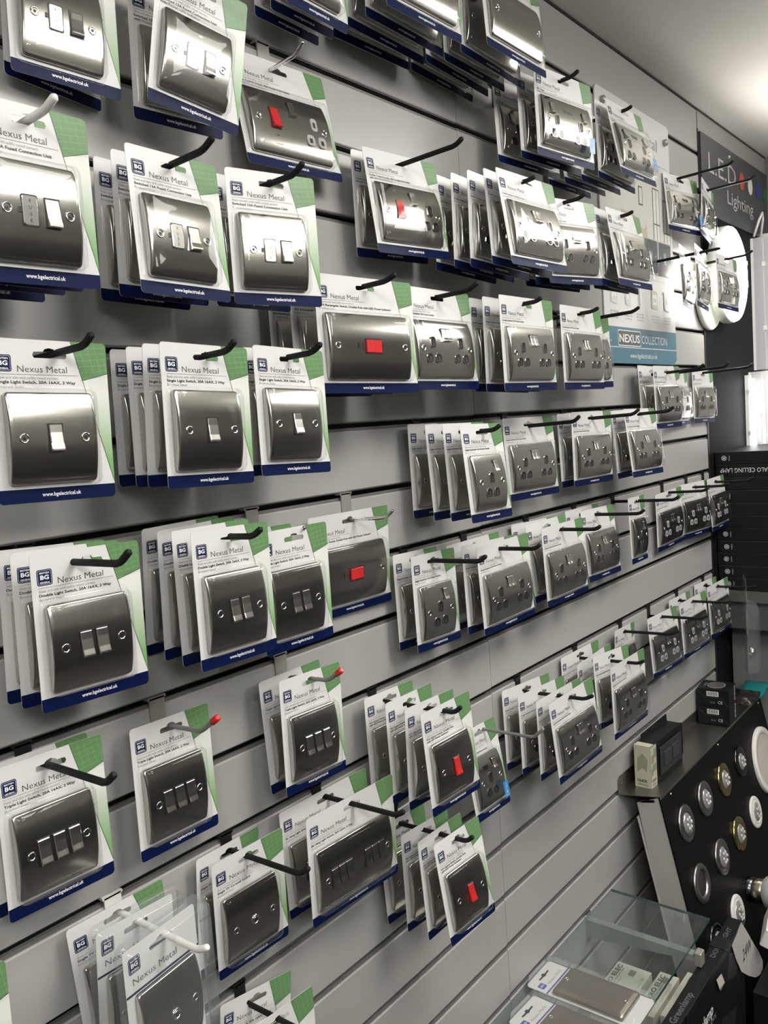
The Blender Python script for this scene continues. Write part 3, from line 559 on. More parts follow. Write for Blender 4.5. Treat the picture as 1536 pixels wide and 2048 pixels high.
def make_hook(X, k, M, T, fin, words):
    m, r = FIN[fin]; root = empty('display_hook', (X, 0, M[1]))
    b = MB(); dz = M[1]
    kz = OZ - .1 * k - dz; zb = -.010 if fin == 'black' else -.016
    hw = .0085 if fin == 'black' else .0105
    bm = {'black': BLK, 'white': WPL}.get(fin, ZINC)
    b.box(-hw, hw, -.0022, .0, zb, kz + .003, bm); b.box(-hw - .002, hw + .002, -.0022, .008, kz + .001, kz + .004, bm)
    b.build('bracket', root)
    b = MB(); y1 = M[0]
    P1 = Vector((0, y1, 0)); P2 = Vector((0, T[0], T[1] - dz)); d1 = Vector((0, -1, 0)); d2 = (P2 - P1).normalized()
    pts = [(0, 0, -.004), (0, -.02, -.004 + .0006), (0, y1 + .005, -.0003), tuple(P1 + d2 * .0022 + Vector((0, .001, 0))), tuple(P1 + d2 * .005), tuple(P2 - d2 * .001), tuple(P2 + d2 * .0014)]
    b.tube(pts, [r, r, r, r, r, r, r * .55], m, 12)
    arm = b.build('arm', root)
    if fin == 'red':
        b = MB(); b.tube([tuple(P2 - d2 * .010), tuple(P2 - d2 * .0095), tuple(P2 + d2 * .0015), tuple(P2 + d2 * .003)], [.0030, .0040, .0040, .0022], RED, 12); o = b.build('tip_cap', root); o['label'] = 'red rubber tip'
    col = {'black': 'black', 'chrome': 'chrome wire', 'white': 'white', 'red': 'grey', 'grey': 'grey wire'}[fin]
    wd = words
    tag(root, f'{col} display hook arm, {wd}', 'hook', 'display hooks on the slatwall')
for (nm, t, prod, k, hk, packs, pw_, loc) in HOOKS:
    n = len(packs)
    if hk is None: x, y, z = packs[0][:3]; hk = (x, (min(y - .012, -.146), z + .004), (min(y - .025, -.160), z + .012), 'black')
    make_hook(hk[0], k, hk[1], hk[2], hk[3], loc)
    for i, q in enumerate(packs):
        tt, pp = t, prod
        if nm == 'clam' and i == 2: tt = 's'
        o = get_pack(tt, pp); o.matrix_world = Matrix.Translation(q[:3]) @ pack_rot(*q[3:])
        od = 'only' if n == 1 else (ORD[i] if i < n - 1 or i == 0 else 'rearmost')
        lab = f'{pw_} pack, {od} one on {loc}'
        ws = lab.split()
        if len(ws) > 16: lab = lab.replace(' one on ', ' on ')
        tag(o, lab, CATS.get(prod, 'switch pack'), 'steel plate packs at the top edge' if nm == 'top1' else GROUPS[prod])

# ================================================================ POSTER
r = empty('poster', (1.843, -.004, OZ - .596))
pw, ph = .445, .612
b = MB(); out = rrect(0, pw, 0, ph, .014, 5); b.loft([ring3(out, .003), ring3(out, 0)], WHITE, False, True); b.build('board', r)
b = MB(); y = -.0006
b.poly([(0.0, .0845), (.0, .014), (.014, 0), (pw - .014, 0), (pw, .014), (pw, .0845)], y, TEAL)
b.rect(.0, pw, .037, .0385, y - .0003, PWHITE)
fr = rrect(.068, .200, .043, .076, .004, 3); b.poly(fr, y - .0003, INKG)
fo = rrect(.066, .202, .041, .078, .005, 3); b.loft([ring3(fo, y - .0004), ring3(fr, y - .0004)], PWHITE)
b.text('NEXUS', .073, .050, .0190, PWHITE, y - .0006, w=.122, bold=1)
b.text('COLLECTION', .207, .049, .0205, PWHITE, y - .0006, w=.168, bold=-1)
b.text('www.bgelectrical.co.uk', .133, .0135, .0120, PWHITE, y - .0006, w=.172, bold=0)
SK = mat('print_beige', (.50, .43, .32), .4); SK2 = mat('print_taupe', (.30, .26, .22), .4); SKY = mat('print_pale_wall', (.60, .59, .56), .4); WOOD = mat('print_floor_tan', (.42, .38, .33), .4)
# room picture: pale wall, sofa, frames, tall windows, floor
b.rect(.0, pw, .30, .47, y, SKY); b.poly([(.0, .245), (pw, .225), (pw, .30), (.0, .305)], y - .0001, WOOD)
b.poly([(.10, .285), (.115, .36), (.20, .355), (.205, .335), (.255, .33), (.27, .345), (.28, .275), (.19, .262)], y - .0003, SK)
b.poly([(.19, .262), (.28, .275), (.28, .30), (.24, .31), (.19, .30)], y - .0004, SK2); b.rect(.14, .18, .31, .35, y - .0005, SK2)
for x0, z0, z1 in ((.315, .26, .44), (.385, .25, .42)):
    b.rect(x0, x0 + .045, z0, z1, y - .0003, INKG); b.rect(x0 + .003, x0 + .042, z0 + .003, z1 - .003, y - .0005, mat('print_window', (.66, .66, .63), .4)); b.rect(x0 + .021, x0 + .024, z0, z1, y - .0006, INKG); b.rect(x0, x0 + .045, (z0 + z1) / 2, (z0 + z1) / 2 + .003, y - .0006, INKG)
b.rect(.17, .20, .41, .45, y - .0003, INK); b.rect(.173, .197, .413, .447, y - .0005, SKY)
b.rect(.225, .25, .385, .43, y - .0003, INK); b.rect(.228, .247, .388, .427, y - .0005, SKY)
b.rect(.02, .425, .5005, .501, y, INKG); b.rect(.02, .425, .2095, .21, y, INKG)
b.text('Nexus Metal', .06, .535, .030, INKL, y, w=.30, bold=-1)
for i in range(4): b.text('a sleek and slim range of wiring accessories', .22, .455 + .008 * i + .02, .0035, INKL, y - .0002, w=.16)
for i in range(5):      # row of small switch pictures
    x = .035 + .083 * i; ww = (.036, .032, .007, .040, .036)[i]
    b.poly([(x, .140), (x + ww, .136), (x + ww, .182), (x, .186)], y - .0003, (SKY, SKY, INKL, SK, SKY)[i])
    if i in (0, 1):
        for j in range(3 - i): b.rect(x + .008 + .008 * j, x + .013 + .008 * j, .152, .172, y - .0005, PWHITE)
    if i > 2: b.rect(x + .006, x + ww - .006, .148, .174, y - .0005, PWHITE); b.rect(x + .012, x + .015, .155, .165, y - .0006, INK); b.rect(x + .022, x + .025, .155, .165, y - .0006, INK)
    for j in range(3): b.text(('slim and light', 'rounded edges', 'slim profile', 'easy fit back', 'clear terminals')[i], x + ww / 2, .118 - .007 * j, .0042, INKG, y - .0003, w=.048 - .012 * (j == 2), al='C')
b.build('print', r)
for i, (x0, h) in enumerate(((.2335, .082), (.328, .086))):     # pictured chrome plates, printed
    pass
b = MB()
PDARK = mat('print_chrome_dark', (.10, .11, .12), .15); PLIGHT = mat('print_chrome_light', (.55, .56, .56), .15)
for x0 in (.245, .338):
    b.poly(rrect(x0, x0 + .09, .226, .312, .006), y - .0010, PLIGHT); b.poly(rrect(x0 + .004, x0 + .087, .229, .309, .005), y - .0012, PDARK)
    b.rect(x0 + .036, x0 + .054, .255, .285, y - .0014, INKG); b.rect(x0 + .041, x0 + .047, .262, .275, y - .0016, PLIGHT)
    for s in (.015, .075): b.poly([(x0 + s + .0025 * math.cos(a), .27 + .0025 * math.sin(a)) for a in [j * PI / 4 for j in range(8)]], y - .0015, PLIGHT)
b.build('plate_pictures', r)
tag(r, 'tall white range poster with a teal band, screwed to the slatted wall', 'poster')
for i, (x, z) in enumerate(((1.878 + .0, OZ - .012), (2.255, OZ - .028))):
    b = MB(); b.lathe([(.0085, 0), (.0085, -.006), (.007, -.0085), (.0001, -.009)], ZINC, (0, 0, 0), 20)
    o = b.build('mirror_screw', None, (x, -.0046, z)); tag(o, ('left' if i == 0 else 'right') + ' round metal fixing at the poster top', 'screw')

# ================================================================ DARK SIGN
SIGNM = mat('sign_dark_grey', (.060, .062, .066), .35); SIGT = mat('sign_letter_grey', (.45, .45, .45), .4)
r = empty('lighting_sign', (2.539, -.006, OZ - .158))
b = MB(); b.box(0, XC - 2.539 - .004, 0, .005, 0, .222, SIGNM); b.build('board', r)
b = MB(); Z = lambda z: z + .158; X = lambda x: x - 2.539
b.text('L.E.D', X(2.600), Z(-.037), .0600, SIGT, -.0006, w=.262, bold=0)
b.text('Lighting', X(2.770), Z(-.100), .0420, SIGT, -.0006, w=.275, bold=0)
b.build('lettering', r)
for x, c, nm in ((2.925, (.55, .07, .06), 'red'), (3.016, (.75, .75, .75), 'white'), (3.108, (.03, .06, .30), 'blue'), (3.195, (.03, .15, .06), 'green')):
    b = MB(); b.poly([(X(x) + .026 * math.cos(a * PI / 16), Z(-.008) + .028 * math.sin(a * PI / 16)) for a in range(32)], -.0008, mat('sign_dot_' + nm, c, .4))
    o = b.build('dot', r); o['label'] = nm + ' dot'
b = MB(); b.lathe([(.005, 0), (.005, -.003), (.0001, -.005)], CHROME, (X(2.80), 0, Z(.043)), 12); b.build('screw', r)
tag(r, 'dark grey lighting sign with pale letters and coloured dots, right end of wall', 'sign')

# ================================================================ ROUND LAMPS
def round_lamp(x, z, R, y, lit, label, th=.030, dm=.015):
    r = empty('round_ceiling_lamp', (x, y, z))
    b = MB(); b.lathe([(R * .9, th), (R, th * .85), (R, th * .15), (R * .985, 0)], WPL, (0, 0, 0), 48); b.lathe([(R * .9, th), (.001, th)], WPL, (0, 0, 0), 48); b.build('body', r)
    m = mat('lit_diffuser', (.9, .9, .9), .4, emit=(1, .98, .94), estr=RING_POWER) if lit else mat('unlit_glow_diffuser', (.70, .74, .62), .35, emit=(.9, 1, .8), estr=.25)  # second lamp is off; a faint glow is put into its diffuser colour
    b = MB(); b.lathe([(R * .985, 0), (R * .97, -dm * .4), (R * .90, -dm * .66), (R * .5, -dm * .93), (.001, -dm)], m, (0, 0, 0), 48); b.build('diffuser', r)
    b = MB()
    for a in (20, -8): b.box(R - .002, R + .014, -.004, .01, R * math.sin(math.radians(a)) - .006, R * math.sin(math.radians(a)) + .006, WPL)
    b.build('clip', r); tag(r, label, 'lamp')
round_lamp(2.632, OZ - .334, .139, -.052, True, 'large lit round white lamp below the lighting sign')
round_lamp(2.555, OZ - .385, .108, -.013, False, 'small unlit round lamp peeking out beneath the lit one', .011, .006)

# ================================================================ FAR END: tube fittings, cable
BAT = mat('batten_grey', (.48, .48, .49), .4)
TUBE = mat('tube_lit', (.9, .9, .9), .4, emit=(1, .99, .97), estr=TUBE_POWER)
def batten(x, y0, y1, z0, z1, label, lit=None, mt=BAT):
    r = empty('batten_light', (x, (y0 + y1) / 2, z0)); h = z1 - z0; hw = (y1 - y0) / 2
    b = MB(); b.box(-.045, 0, -hw, hw, 0, h, mt, c=0); b.box(-.047, -.045, -hw + .004, -hw + .010, 0, h, INKG)
    b.build('housing', r)
    b = MB()
    for zz in (h * .22, h * .72): b.box(-.049, -.001, -hw - .006, -hw + .003, zz, zz + .012, WPL)
    b.build('clip', r)
    if lit: b = MB(); b.tube([(-.058, lit, .02), (-.058, lit, h - .02)], .012, TUBE, 14); b.build('tube', r)
    tag(r, label, 'light fitting')
def wall_batten(x, w_, dep, z0, z1, m, label, tube=None):
    r = empty('batten_light', (x, 0, z0)); h = z1 - z0
    b = MB(); b.box(0, w_, -dep, -.0015, 0, h, m, c=.002); b.box(-.0006, 0, -dep * .25, -.002, 0, h, WPL); b.build('housing', r)
    b = MB()
    for zz in (h * .30, h * .78): b.box(-.003, .006, -dep - .004, -dep + .006, zz, zz + .014, WPL)
    b.build('clip', r)
    if tube: b = MB(); b.tube([(tube[0], tube[1], .012), (tube[0], tube[1], h - .012)], tube[2], TUBE, 14); b.build('tube', r)
    tag(r, label, 'light fitting')
BATW = mat('batten_white', (.80, .79, .79), .4)
wall_batten(3.015, .06, .042, OZ - .605, OZ - .175, BAT, 'upper grey batten light on the wall right of the round lamp')
wall_batten(3.110, .08, .105, OZ - .605, OZ - .150, BATW, 'wide white batten light at the far corner, above')
wall_batten(2.905, .022, .018, OZ - .90, OZ - .622, WPL, 'slim lit tube light on the black wall panel', (.006, -.022, .0105))
wall_batten(2.948, .045, .040, OZ - 1.24, OZ - .612, BAT, 'lower grey batten light right of the slim lit tube')
wall_batten(3.000, .055, .072, OZ - 1.24, OZ - .610, BATW, 'lower white batten with a lit tube at the right edge', (.0, -.092, .020))
b = MB(); b.tube([(3.02, -.012, OZ - .17), (3.02, -.03, OZ - .12), (3.04, -.035, OZ - .095), (3.065, -.03, OZ - .11), (3.075, -.018, OZ - .172)], .004, WPL, 8)
o = b.build('flex_cable'); tag(o, 'white looped flex cable above the upper grey batten', 'cable')
b = MB(); b.tube([(2.935, -.02, OZ - .80), (2.94, -.045, OZ - .785), (2.945, -.055, OZ - .82), (2.945, -.055, OZ - .88)], .0012, WPL, 6)
o = b.build('thin_cable'); tag(o, 'thin white wire curling beside the slim tube light', 'cable')

# ================================================================ BLACK LAMP BOXES, counter beneath
XB = 2.572; nb = 11; z_top = OZ - .849; hb = (1.263 - .849) / nb
def box_logo(b, x, z, s, y):       # round emblem with small word, printed upside down
    b.loft([[(x + s * math.cos(a * PI / 10), y, z + s * math.sin(a * PI / 10)) for a in range(20)], [(x + s * .82 * math.cos(a * PI / 10), y, z + s * .82 * math.sin(a * PI / 10)) for a in range(20)]], PWHITE)
    for d in (-.35, 0, .35): b.rect(x + s * (d - .1), x + s * (d + .1), z - s * .5, z + s * .5, y, PWHITE)
    b.text('robus', x + s * 1.9, z + s * 1.1, s * .5, PWHITE, y, w=s * 2.2, rot=-PI / 2)
for i in range(nb):
    jx = random.uniform(-.003, .003); jy = random.uniform(-.002, .002)
    b = MB(); L_ = .42; z0 = z_top - hb * (i + 1)
    b.box(0, L_, 0, .40, .0006, hb - .0006, BLKCARD, c=.0012)
    if i == 1:
        b.text('HALO CELLING LAMP', .020, hb * .72, -.0125, PWHITE, -.0004, w=-.150, bold=0) if False else None
        M_ = Matrix.Translation((.155, 0, hb * .70)) @ Matrix.Rotation(PI, 4, 'Y')
        b.text('HALO CELLING LAMP', 0, 0, .0135, PWHITE, -.0004, w=.142, M=M_)
    elif i in (0, 3, 6, 7, 8, 9, 10): box_logo(b, .026, hb * .5, .0072, -.0004)
    b.box(.002, .35, -.0003, 0, hb - .0016, hb - .0010, INKG)
    o = b.build('lamp_box'); o.location = (XB + jx, -.004 + jy, z0); o.rotation_euler = (0, 0, -PI / 2)
    nth = ['topmost', 'second from top, with upside-down lettering', 'third from top', 'fourth from top', 'fifth from top', 'sixth from top', 'fifth from bottom', 'fourth from bottom', 'third from bottom', 'second from bottom', 'bottom'][i]
    tag(o, 'flat black lamp box in the corner stack, ' + nth, 'box', 'stack of black lamp boxes')
r = empty('corner_counter', (2.60, -.006, 0))
CGR = mat('counter_grey', (.10, .098, .095), .5); CGL = mat('counter_light_grey', (.20, .20, .20), .5); CDK = mat('counter_recess', (.09, .09, .09), .5)
b = MB(); b.box(-.03, .60, -1.2, 0, OZ - 1.297, OZ - 1.264, CGR); b.build('shelf_board', r)
b = MB(); b.box(-.012, .60, -1.2, 0, OZ - 1.382, OZ - 1.2975, CDK); b.build('apron', r)
b = MB(); b.box(.075, .60, -1.2, 0, 0.0, OZ - 1.3825, CGL); b.build('side_panel', r)
tag(r, 'grey corner counter under the stack of black boxes', 'counter')

# clear hanging pack, seen edge-on, on the last long hook
r = empty('bulb_pack', (2.447, -.115, OZ - 1.213)); r.rotation_euler = (0, 0, math.radians(20))
b = MB()
G = lambda w_, z0, z1, y, rr=.008: ring3(rrect(-w_, w_, z0, z1, rr, 4), y)
b.loft([G(.045, -.262, .018, .002), G(.045, -.262, .018, 0), G(.040, -.256, .012, -.001), G(.038, -.254, -.052, -.004), G(.036, -.250, -.062, -.030), G(.026, -.235, -.075, -.034)], CLAM, True, True, False); b.build('clamshell', r)
b = MB(); b.poly(rrect(-.036, .036, -.150, -.078, .003), -.002, mat('paper_label', (.6, .6, .58), .6)); b.rect(-.036, .036, -.155, -.15, -.0022, INK); b.build('insert_card', r)
b = MB(); b.lathe([(.012, 0), (.02, -.004), (.016, -.012), (.006, -.02)], CHROME, (0, -.006, -.20), 20); b.build('lamp_holder', r)
tag(r, 'clear plastic bulb pack hanging edge-on at the far corner', 'bulb pack')

# ================================================================ DOWNLIGHT DISPLAY UNIT
X0 = 1.833; X1 = 2.655; ZT = OZ - 1.602; TILT = math.atan(.22); HB = .70
r = empty('downlight_display', (X0, -.088, ZT - .003)); r.rotation_euler = (-TILT, 0, 0)
b = MB(); b.box(0, X1 - X0, 0, .004, -HB, 0, BLKACR); board = b.build('board', r); 
for x in (.06, .41, .79):
    b = MB(); b.lathe([(.0035, 0), (.0035, -.002), (.0001, -.003)], CHROME, (x, 0, -.014), 10); b.build('screw', r)
b = MB()
b.add([(.001, .004, -.001), (.001, .004, -HB), (.001, .078, -HB), (.001, .060, -.012)], [(0, 3, 2, 1)], GREYMET)
b.add([(.004, .004, -.001), (.004, .004, -HB), (.004, .078, -HB), (.004, .060, -.012)], [(0, 1, 2, 3)], GREYMET)
b.box(0, .012, .064, .069, -HB, -.045, mat('panel_edge_pale', (.50, .46, .44), .5))
b.box(.001, .004, .016, .05, -.012, -.006, BLK)
b.build('side_panel', r)
# top shelf (level, screwed to the wall by an upstand)
r2 = empty('steel_shelf', (1.800, 0, ZT))
b = MB(); W_ = 2.64 - 1.80
b.add([(0, 0, 0), (.032, -.090, 0), (W_, -.090, 0), (W_, 0, 0), (0, 0, -.0015), (.032, -.090, -.0015), (W_, -.090, -.0015), (W_, 0, -.0015)], [(0, 1, 2, 3), (7, 6, 5, 4), (0, 4, 5, 1), (1, 5, 6, 2), (2, 6, 7, 3), (3, 7, 4, 0)], PLATEM)
b.box(.030, W_, -.0915, -.090, -.006, .0012, mat('shelf_edge_steel', (.46, .44, .40), .3, 1.0)); b.build('shelf_plate', r2)
b = MB(); pl = [(0, 0), (0, .034), (.008, .040), (W_, .030), (W_, 0)]; 
b.loft([[(p[0], -.0005, p[1]) for p in pl][::-1], [(p[0], -.0022, p[1]) for p in pl][::-1]], PLATEM, True, True)
b.lathe([(.0022, -.0022), (.0001, -.0034)], CHROME, (.020, 0, .020), 8); b.build('upstand', r2)
tag(r2, 'bent steel shelf plate on the wall above the black downlight board', 'shelf')
def downlight(x, z, R, kind, label):
    # x, z : world values on the board surface
    d = (ZT - (OZ + z)) / math.cos(TILT); lx = x - X0
    q = empty('downlight'); 
    q.matrix_world = Matrix.Translation((X0, -.088, ZT)) @ Matrix.Rotation(-TILT, 4, 'X') @ Matrix.Translation((lx, 0, -d))
    m = {'chrome': SATIN, 'brass': BRASS, 'white': WPL, 'dark': BLACKCHROME, 'open': SATIN, 'panel': WPL}[kind]
    b = MB()
    if kind == 'panel':
        b.lathe([(R, -.0004), (R, -.006), (R * .985, -.009), (R * .80, -.010), (R * .79, -.008)], WPL, n=48); b.build('trim_ring', q)
        b = MB(); b.lathe([(R * .79, -.008), (.001, -.0085)], mat('panel_unlit', (.62, .57, .53), .5), n=48); b.build('diffuser', q)
    elif kind == 'open':
        b.lathe([(R, -.0004), (R, -.003), (R * .95, -.0055), (R * .78, -.006), (R * .68, -.005), (R * .64, .000)], SATIN, n=40); b.build('trim_ring', q)
        b = MB(); b.lathe([(R * .64, -.0008), (R * .62, -.0002)], CHROME, n=40); b.lathe([(R * .63, -.0012), (R * .2, -.0006), (.0005, -.0005)], mat('nickel_bowl', (.30, .27, .23), .25, 1.0), n=40); b.build('bowl', q)
    else:
        b.lathe([(R, -.0004), (R, -.003), (R * .96, -.005), (R * .80, -.0062), (R * .74, -.0045), (R * .70, -.0068), (R * .62, -.0070), (R * .56, -.004)], m, n=40); b.build('trim_ring', q)
        b = MB(); b.lathe([(R * .56, -.004), (R * .54, -.0065), (R * .40, -.0090), (R * .2, -.010), (.0005, -.0102)], mat('lens_clear', (.50, .50, .50), .12, .55, bump=((160, 160, 160), .9, .0015)), n=32); b.build('lens', q)
        b = MB()
        for i in range(6):
            a = i * PI / 3; b.lathe([(R * .11, -.0105), (R * .06, -.013), (.0003, -.0135)], mat('lens_bead', (.75, .75, .72), .08, .3), (R * .28 * math.cos(a), 0, R * .28 * math.sin(a)), 12)
        b.build('led_beads', q)
    tag(q, label, 'downlight', 'downlights on the sloping black board'); return q
downlight(1.931, -1.702, .043, 'chrome', 'satin nickel downlight nearest the upper left corner of the black board')
downlight(2.072, -1.697, .043, 'chrome', 'second satin nickel downlight along the top of the black board')
downlight(2.221, -1.703, .043, 'brass', 'brass downlight in the top row of the black board')
downlight(2.363, -1.705, .041, 'dark', 'dark chrome downlight left of the large white panel light')
downlight(2.550, -1.765, .096, 'panel', 'large white round panel light at the right of the black board')
downlight(1.931, -1.845, .045, 'open', 'open nickel bowl downlight, left end of the middle row')
downlight(2.083, -1.848, .044, 'chrome', 'tilting nickel downlight in the middle row beside the open bowl')
downlight(2.230, -1.850, .044, 'brass', 'brass downlight in the middle row of the black board')
downlight(2.378, -1.851, .043, 'white', 'white ribbed downlight in the middle row of the black board')
downlight(2.091, -1.990, .042, 'white', 'white downlight behind the tip of the black carton')
downlight(1.935, -1.985, .042, 'dark', 'black downlight low on the board behind the carton')
q = empty('spotlight'); d = (1.985 - 1.602) / math.cos(TILT)
q.matrix_world = Matrix.Translation((X0, -.088, ZT)) @ Matrix.Rotation(-TILT, 4, 'X') @ Matrix.Translation((2.205 - X0, 0, -d)) @ Matrix.Scale(1.06, 4) @ Matrix.Rotation(math.radians(-12), 4, 'Z')
b = MB(); b.lathe([(.030, -.0004), (.030, -.020), (.001, -.020)], BLACKCHROME, n=28); b.build('base', q)
b = MB(); b.lathe([(.030, -.020), (.030, -.045), (.028, -.046), (.028, -.050)], BRASS if False else mat('nickel_warm', (.50, .44, .36), .25, 1.0), n=28); b.build('collar', q)
b = MB(); b.lathe([(.036, -.050), (.038, -.052), (.038, -.075), (.034, -.080), (.030, -.078)], GREY, n=28); b.build('head', q)
b = MB(); b.lathe([(.030, -.078), (.012, -.082), (.0005, -.083)], mat('lens_clear', (.50, .50, .50), .12, .55), n=28); b.build('lens', q)
tag(q, 'nickel and grey surface spotlight sticking out of the black board', 'spotlight')
tag(r, 'sloping black downlight display board with grey metal side', 'display board')

# two-tone carton on the shelf
r = empty('switch_carton', (1.862, -.018, ZT + .0005)); r.rotation_euler = (0, 0, math.radians(-2))
CREAM = mat('carton_cream', (.52, .50, .40), .5); OLIVE = mat('carton_olive', (.30, .29, .19), .5)
wx_, dy_, hz_ = .190, .040, .102
b = MB(); b.box(0, wx_, -dy_, 0, 0, hz_, BLKCARD, c=.0008)
b.rect(0, .034, .0, hz_ - .001, -dy_ - .0004, CREAM); 
b.add([(-.0004, -dy_, 0), (-.0004, 0, 0), (-.0004, 0, hz_), (-.0004, -dy_, hz_)], [(0, 3, 2, 1)], CREAM)
b.add([(-.0002, -dy_, hz_ + .0005), (.022, -dy_, hz_ + .0005), (.022, 0, hz_ + .0005), (-.0002, 0, hz_ + .0005)], [(0, 1, 2, 3)], CREAM)
for x0, x1, z0, z1 in ((.004, .020, .060, .080), (.012, .033, .038, .056), (.018, .033, .070, .092), (.002, .014, .030, .048)): b.rect(x0, x1, z0, z1, -dy_ - .0006, OLIVE)
ML = Matrix.Rotation(-PI / 2, 4, 'Z')
b.poly([(.006, .035), (.020, .048), (.030, .040), (.034, .070), (.020, .085), (.008, .07)], -.0006, OLIVE, M=ML)
b.text('CLICK', .019, .014, .0065, INK, -.0010, w=.026, al='C', bold=2, M=ML); b.text('definity', .020, .005, .0060, INKG, -.0010, w=.026, al='C', M=ML)
b.text('CLICK', .017, .014, .0060, INK, -dy_ - .0008, w=.022, al='C', bold=2); b.text('definity', .017, .005, .0060, INKG, -dy_ - .0008, w=.022, al='C')
b.build('carton', r)
b = MB(); b.box(.050, .178, -dy_ - .004, -dy_ - .001, .016, .086, mat('window_plate_grey', (.035, .035, .035), .3), c=.002)
for x in (.068, .118): b.box(x, x + .042, -dy_ - .007, -dy_ - .003, .034, .070, mat('window_rocker_grey', (.045, .045, .045), .25), c=.002)
b.build('pictured_switch', r)
b = MB(); b.add([(.03, -.004, hz_), (.188, -.004, hz_), (.193, -.001, hz_ + .018), (.11, .004, hz_ + .010), (.04, 0, hz_ + .012)], [(0, 1, 2, 3, 4)], BLKCARD); b.box(.191, .196, -dy_, -dy_ + .006, .02, .10, BLKCARD); b.build('torn_flap', r)
tag(r, 'open cream and black switch carton standing on the steel shelf', 'box')

# two black boxes with round emblem
for i in range(2):
    r = empty('fitting_box', (2.342 + .001 * i, -.0935, ZT + .0016 + i * .0512)); r.rotation_euler = (0, 0, math.radians(3.5 + .8 * i))
    b = MB(); hx, hy, hh = .080, .086, .0505
    b.box(0, hx, 0, hy, 0, hh, BLKCARD, c=.001)
    ML = Matrix.Rotation(-PI / 2, 4, 'Z') @ Matrix.Translation((-hy, 0, 0))
    y = -.0004
    b.rect(.026, .058, .030, .044, y, PWHITE, M=ML)
    for j in range(13): b.rect(.028 + .0022 * j, .028 + .0022 * j + (.0013 if j % 3 else   .0007), .032, .043, y - .0003, INK, M=ML)
    b.text('CE', .056, .010, .0085, PWHITE, y, al='L', w=.012, M=ML); b.text('UK CA', .036, .010, .0055, INKL, y, w=.012, M=ML)
    for p, q_ in (((.0, .046), (.020, .026)), ((.062, .028), (.083, .003)), ((.022, .026), (.060, .027))):
        d = Vector((q_[0] - p[0], q_[1] - p[1])); nn = Vector((-d.y, d.x)).normalized() * .0003
        b.poly([(p[0] - nn.x, p[1] - nn.y), (q_[0] - nn.x, q_[1] - nn.y), (q_[0] + nn.x, q_[1] + nn.y), (p[0] + nn.x, p[1] + nn.y)], y, INKG, M=ML)
    b.text('ROBUS', .060, .046, .009, PWHITE, -.0004, w=.040, rot=-PI / 2, bold=1)
    if i == 1:
        b.lathe([(.0275, 0), (.022, -.0003), (.001, -.0003)], mat('print_dish_grey', (.10, .095, .09), .25), (0, 0, 0), 32, M=Matrix.Translation((.040, .042, hh + .0006)) @ Matrix.Rotation(-PI / 2, 4, 'X'), sx=1.0, sz=.8)
        b.lathe([(.0295, .0001), (.0275, -.0002)], INKL, (0, 0, 0), 32, M=Matrix.Translation((.040, .042, hh + .0006)) @ Matrix.Rotation(-PI / 2, 4, 'X'), sx=1.0, sz=.8)
        b.text('ROBUS', -.03, .028, .007, INKL, -.0008, w=.03, M=Matrix.Translation((.055, .040, hh)) @ Matrix.Rotation(-PI / 2, 4, 'X'))
    b.build('carton', r); tag(r, ['lower of two small black boxes on the steel shelf', 'upper of two small black boxes, round dish picture on top'][i], 'box', 'small black boxes on the shelf')
# teal foil bag
r = empty('foil_bag', (2.485, -.082, ZT + .004)); TE = mat('foil_teal', (.015, .27, .27), .22, .3, bump=((40, 40, 40), .6, .004)); FOIL = mat('foil_dark', (.10, .09, .08), .15, .8, bump=((50, 50, 50), .8, .004))
def bag(x0, x1, y0, y1, z, h, m, seed):
    rnd = random.Random(seed); n = 8; b = MB(); vs = []; fs = []
    for s in (1, -1):
        o = len(vs)
        for j in range(n + 1):
            for i in range(n + 1):
                u, v = i / n, j / n; bl = (math.sin(PI * u) * math.sin(PI * v)) ** .5
                vs.append((x0 + (x1 - x0) * u + rnd.uniform(-.003, .003), y0 + (y1 - y0) * v + rnd.uniform(-.003, .003), z + s * h * bl + rnd.uniform(-.002, .002) + .02 * u))
        for j in range(n):
            for i in range(n):
                a = o + j * (n + 1) + i; f = (a, a + 1, a + n + 2, a + n + 1); fs.append(f if s > 0 else f[::-1])
    b.add(vs, fs, m, True); return b
bag(.0, .075, -.035, .035, .016, .014, FOIL, 1).build('foil_end', r); bag(.065, .16, -.040, .030, .020, .010, TE, 2).build('wrapper', r)
tag(r, 'crumpled teal foil bag beside the black boxes', 'bag')

